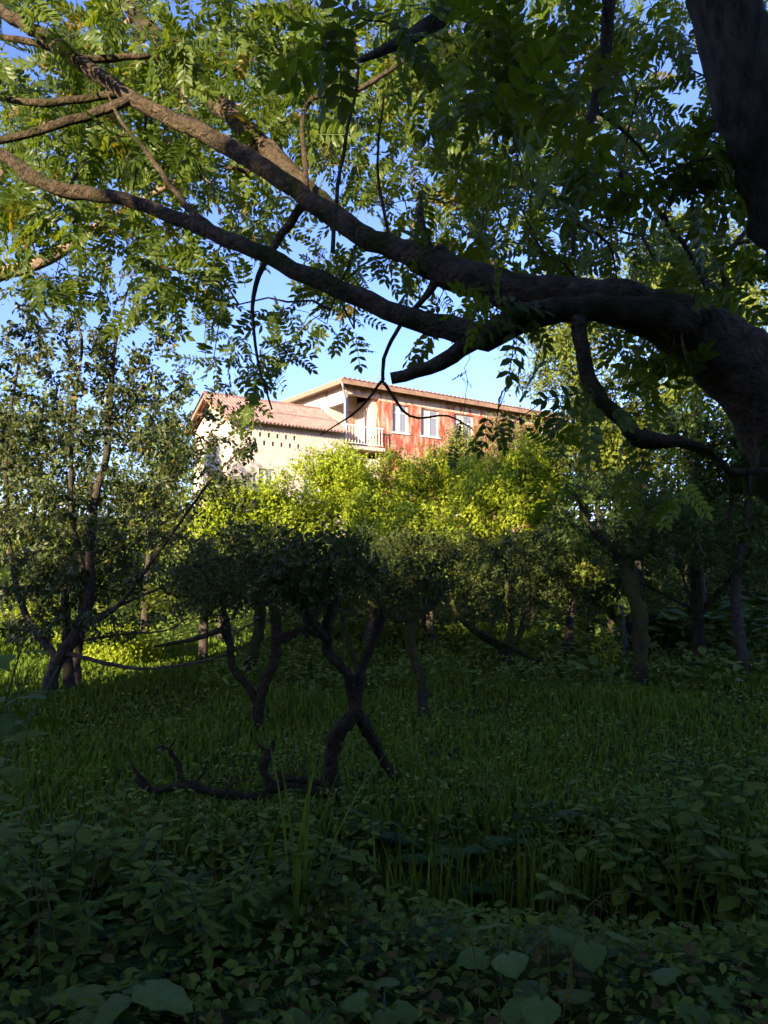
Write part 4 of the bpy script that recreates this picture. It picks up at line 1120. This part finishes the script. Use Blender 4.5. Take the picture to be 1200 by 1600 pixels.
# meadow grass
n = 62000
x, y = field(n, 5.7, 21, power=1.25)
z = ground_z(x, y)
hh = rng.uniform(.05, .20, n) * (1 + .5 * np.sin(x * 1.3) * np.sin(y * .9)) * (.8 + .03 * y); wd = .004 + .0011 * y * rng.uniform(.6, 1.2, n)
az = rng.uniform(0, 2 * math.pi, n); bd = rng.uniform(.1, .7, n)
dx, dy = np.cos(az), np.sin(az)
b = np.stack([x, y, z - .02], 1); sd = np.stack([-dy, dx, 0 * x], 1) * wd[:, None]; fw = np.stack([dx, dy, 0 * x], 1)
up_ = np.array((0, 0, 1.))
v = np.stack([b - sd, b + sd, b + fw * (bd * hh * .3)[:, None] + up_ * (hh * .6)[:, None] - sd * .8, b + fw * (bd * hh * .3)[:, None] + up_ * (hh * .6)[:, None] + sd * .8, b + fw * (bd * hh)[:, None] + up_ * (hh * (1 - .3 * bd))[:, None]], 1)
k0 = np.arange(n) * 5
mb = MB(); mb.add(v.reshape(-1, 3), [np.stack([k0, k0 + 1, k0 + 3, k0 + 2], 1), np.stack([k0 + 2, k0 + 3, k0 + 4], 1)], np.repeat(rng.uniform(0, 1, n), 5))
tag(mb.build('meadow_grass', M['grass']), 'short dark green grass covering the floor of the clearing', 'grass', kind='stuff')
# low herbs: near bank
def herbs(name, label, n, ymin, ymax, hmin, hmax, size, mat, tm, power=1.0, keep=None):
    x, y = field(n, ymin, ymax, power=power)
    pn = np.sin(x * 1.9 + 1.3 * np.sin(y * 1.1)) * np.sin(y * 1.6 + 1.1 * np.sin(x * .8 + 2)) + .5 * np.sin(x * 4.3 + y * 2.9) * np.sin(y * 5.1 - x * 1.7)
    k = pn + rng.normal(0, .35, n) > np.where(y < 3.4, -1.2, -.35)      # grows in patches
    if keep is not None: k &= keep(x, y)
    x, y = x[k], y[k]
    n = len(x)
    z = ground_z(x, y) + rng.uniform(hmin, hmax, n) * (.75 + .25 * np.sin(x * 2.1 + 1) * np.cos(y * 1.7))
    ax = rng.normal(0, 1, (n, 3)) * (1, 1, .35); nn = rng.normal(0, .35, (n, 3)) + (0, -.1, 1)
    mb = MB(); scatter(mb, tm, np.stack([x, y, z], 1), ax, nn, size * rng.uniform(.6, 1.3, n) * (.8 + .02 * y), rng.uniform(0, 1, n))
    tag(mb.build(name, M[mat]), label, 'ground cover', kind='stuff')
herbs('bank_herbs', 'low green leaves carpeting the near bank', 15000, 1.7, 5.0, 0, .20, .055, 'weed', MID[0])
herbs('ditch_herbs', 'dark leaves crowding the sides of the ditch', 4500, 4.3, 7.2, 0, .26, .075, 'weed', MID[0])
herbs('clearing_herbs', 'small leaves scattered through the grass of the clearing', 18000, 6.5, 19, 0, .22, .07, 'herb', SML[0], 1.2)
herbs('slope_herbs', 'leafy undergrowth on the slope behind the fruit trees', 26000, 14, 27, 0, .6, .13, 'herb', SML[0], 1.0, keep=lambda x, y: ~((x < -3.6) & (y < 21)))
herbs('pale_herbs', 'pale broad leaves carpeting the shady back right corner', 3500, 13.5, 20, .1, .7, .22, 'pale', MID[0], 1.0, keep=lambda x, y: x > 3.5)
# small fern like sprays on the near bank
x, y = field(420, 1.8, 4.6); z = ground_z(x, y)
a = rng.uniform(0, 6.28, 420)
mb = MB(); scatter(mb, frond(9, 5), np.stack([x, y, z], 1), np.stack([np.cos(a), np.sin(a), rng.uniform(.3, 1.2, 420)], 1), np.tile((0, 0, 1.), (420, 1)), rng.uniform(.14, .28, 420), rng.uniform(0, 1, 420))
tag(mb.build('small_ferns', M['fern']), 'tiny feathery sprays mixed into the near bank', 'ground cover', kind='stuff')

# dead leaves and dry stalks lying about
M['litter'] = leaf_mat('dead_leaf', (.08, .055, .018), (.17, .12, .035), (.30, .24, .05), trans=.15, rough=.8, spec=.1)
x, y = field(2600, 1.7, 15, power=1.5); n = len(x)
mb = MB(); scatter(mb, leaf_mid(.3), np.stack([x, y, ground_z(x, y) + rng.uniform(.02, .12, n)], 1), rng.normal(0, 1, (n, 3)) * (1, 1, .25), rng.normal(0, .4, (n, 3)) + (0, 0, 1), rng.uniform(.04, .09, n), rng.uniform(0, 1, n))
tag(mb.build('leaf_litter', M['litter']), 'brown and yellow dead leaves scattered over the ground', 'leaf litter', kind='stuff')
mb = MB(); x, y = field(90, 2.4, 9.5, power=1.3)
for a, b_ in zip(x, y):
    z0 = float(ground_z(a, b_)); h_ = rng.uniform(.25, .7); az_ = rng.uniform(0, 6.28); ln = rng.uniform(.1, .8) * h_
    p, r = spline([(a, b_, z0 - .02), (a + math.cos(az_) * ln * .3, b_ + math.sin(az_) * ln * .3, z0 + h_ * .7), (a + math.cos(az_) * ln, b_ + math.sin(az_) * ln, z0 + h_ * rng.uniform(.6, 1))], [.0024, .002, .001], .08)
    tube(mb, p, r, 4)
tag(mb.build('dry_stalks', M['litter']), 'thin pale dry stalks standing among the weeds', 'dry stalks', kind='stuff')
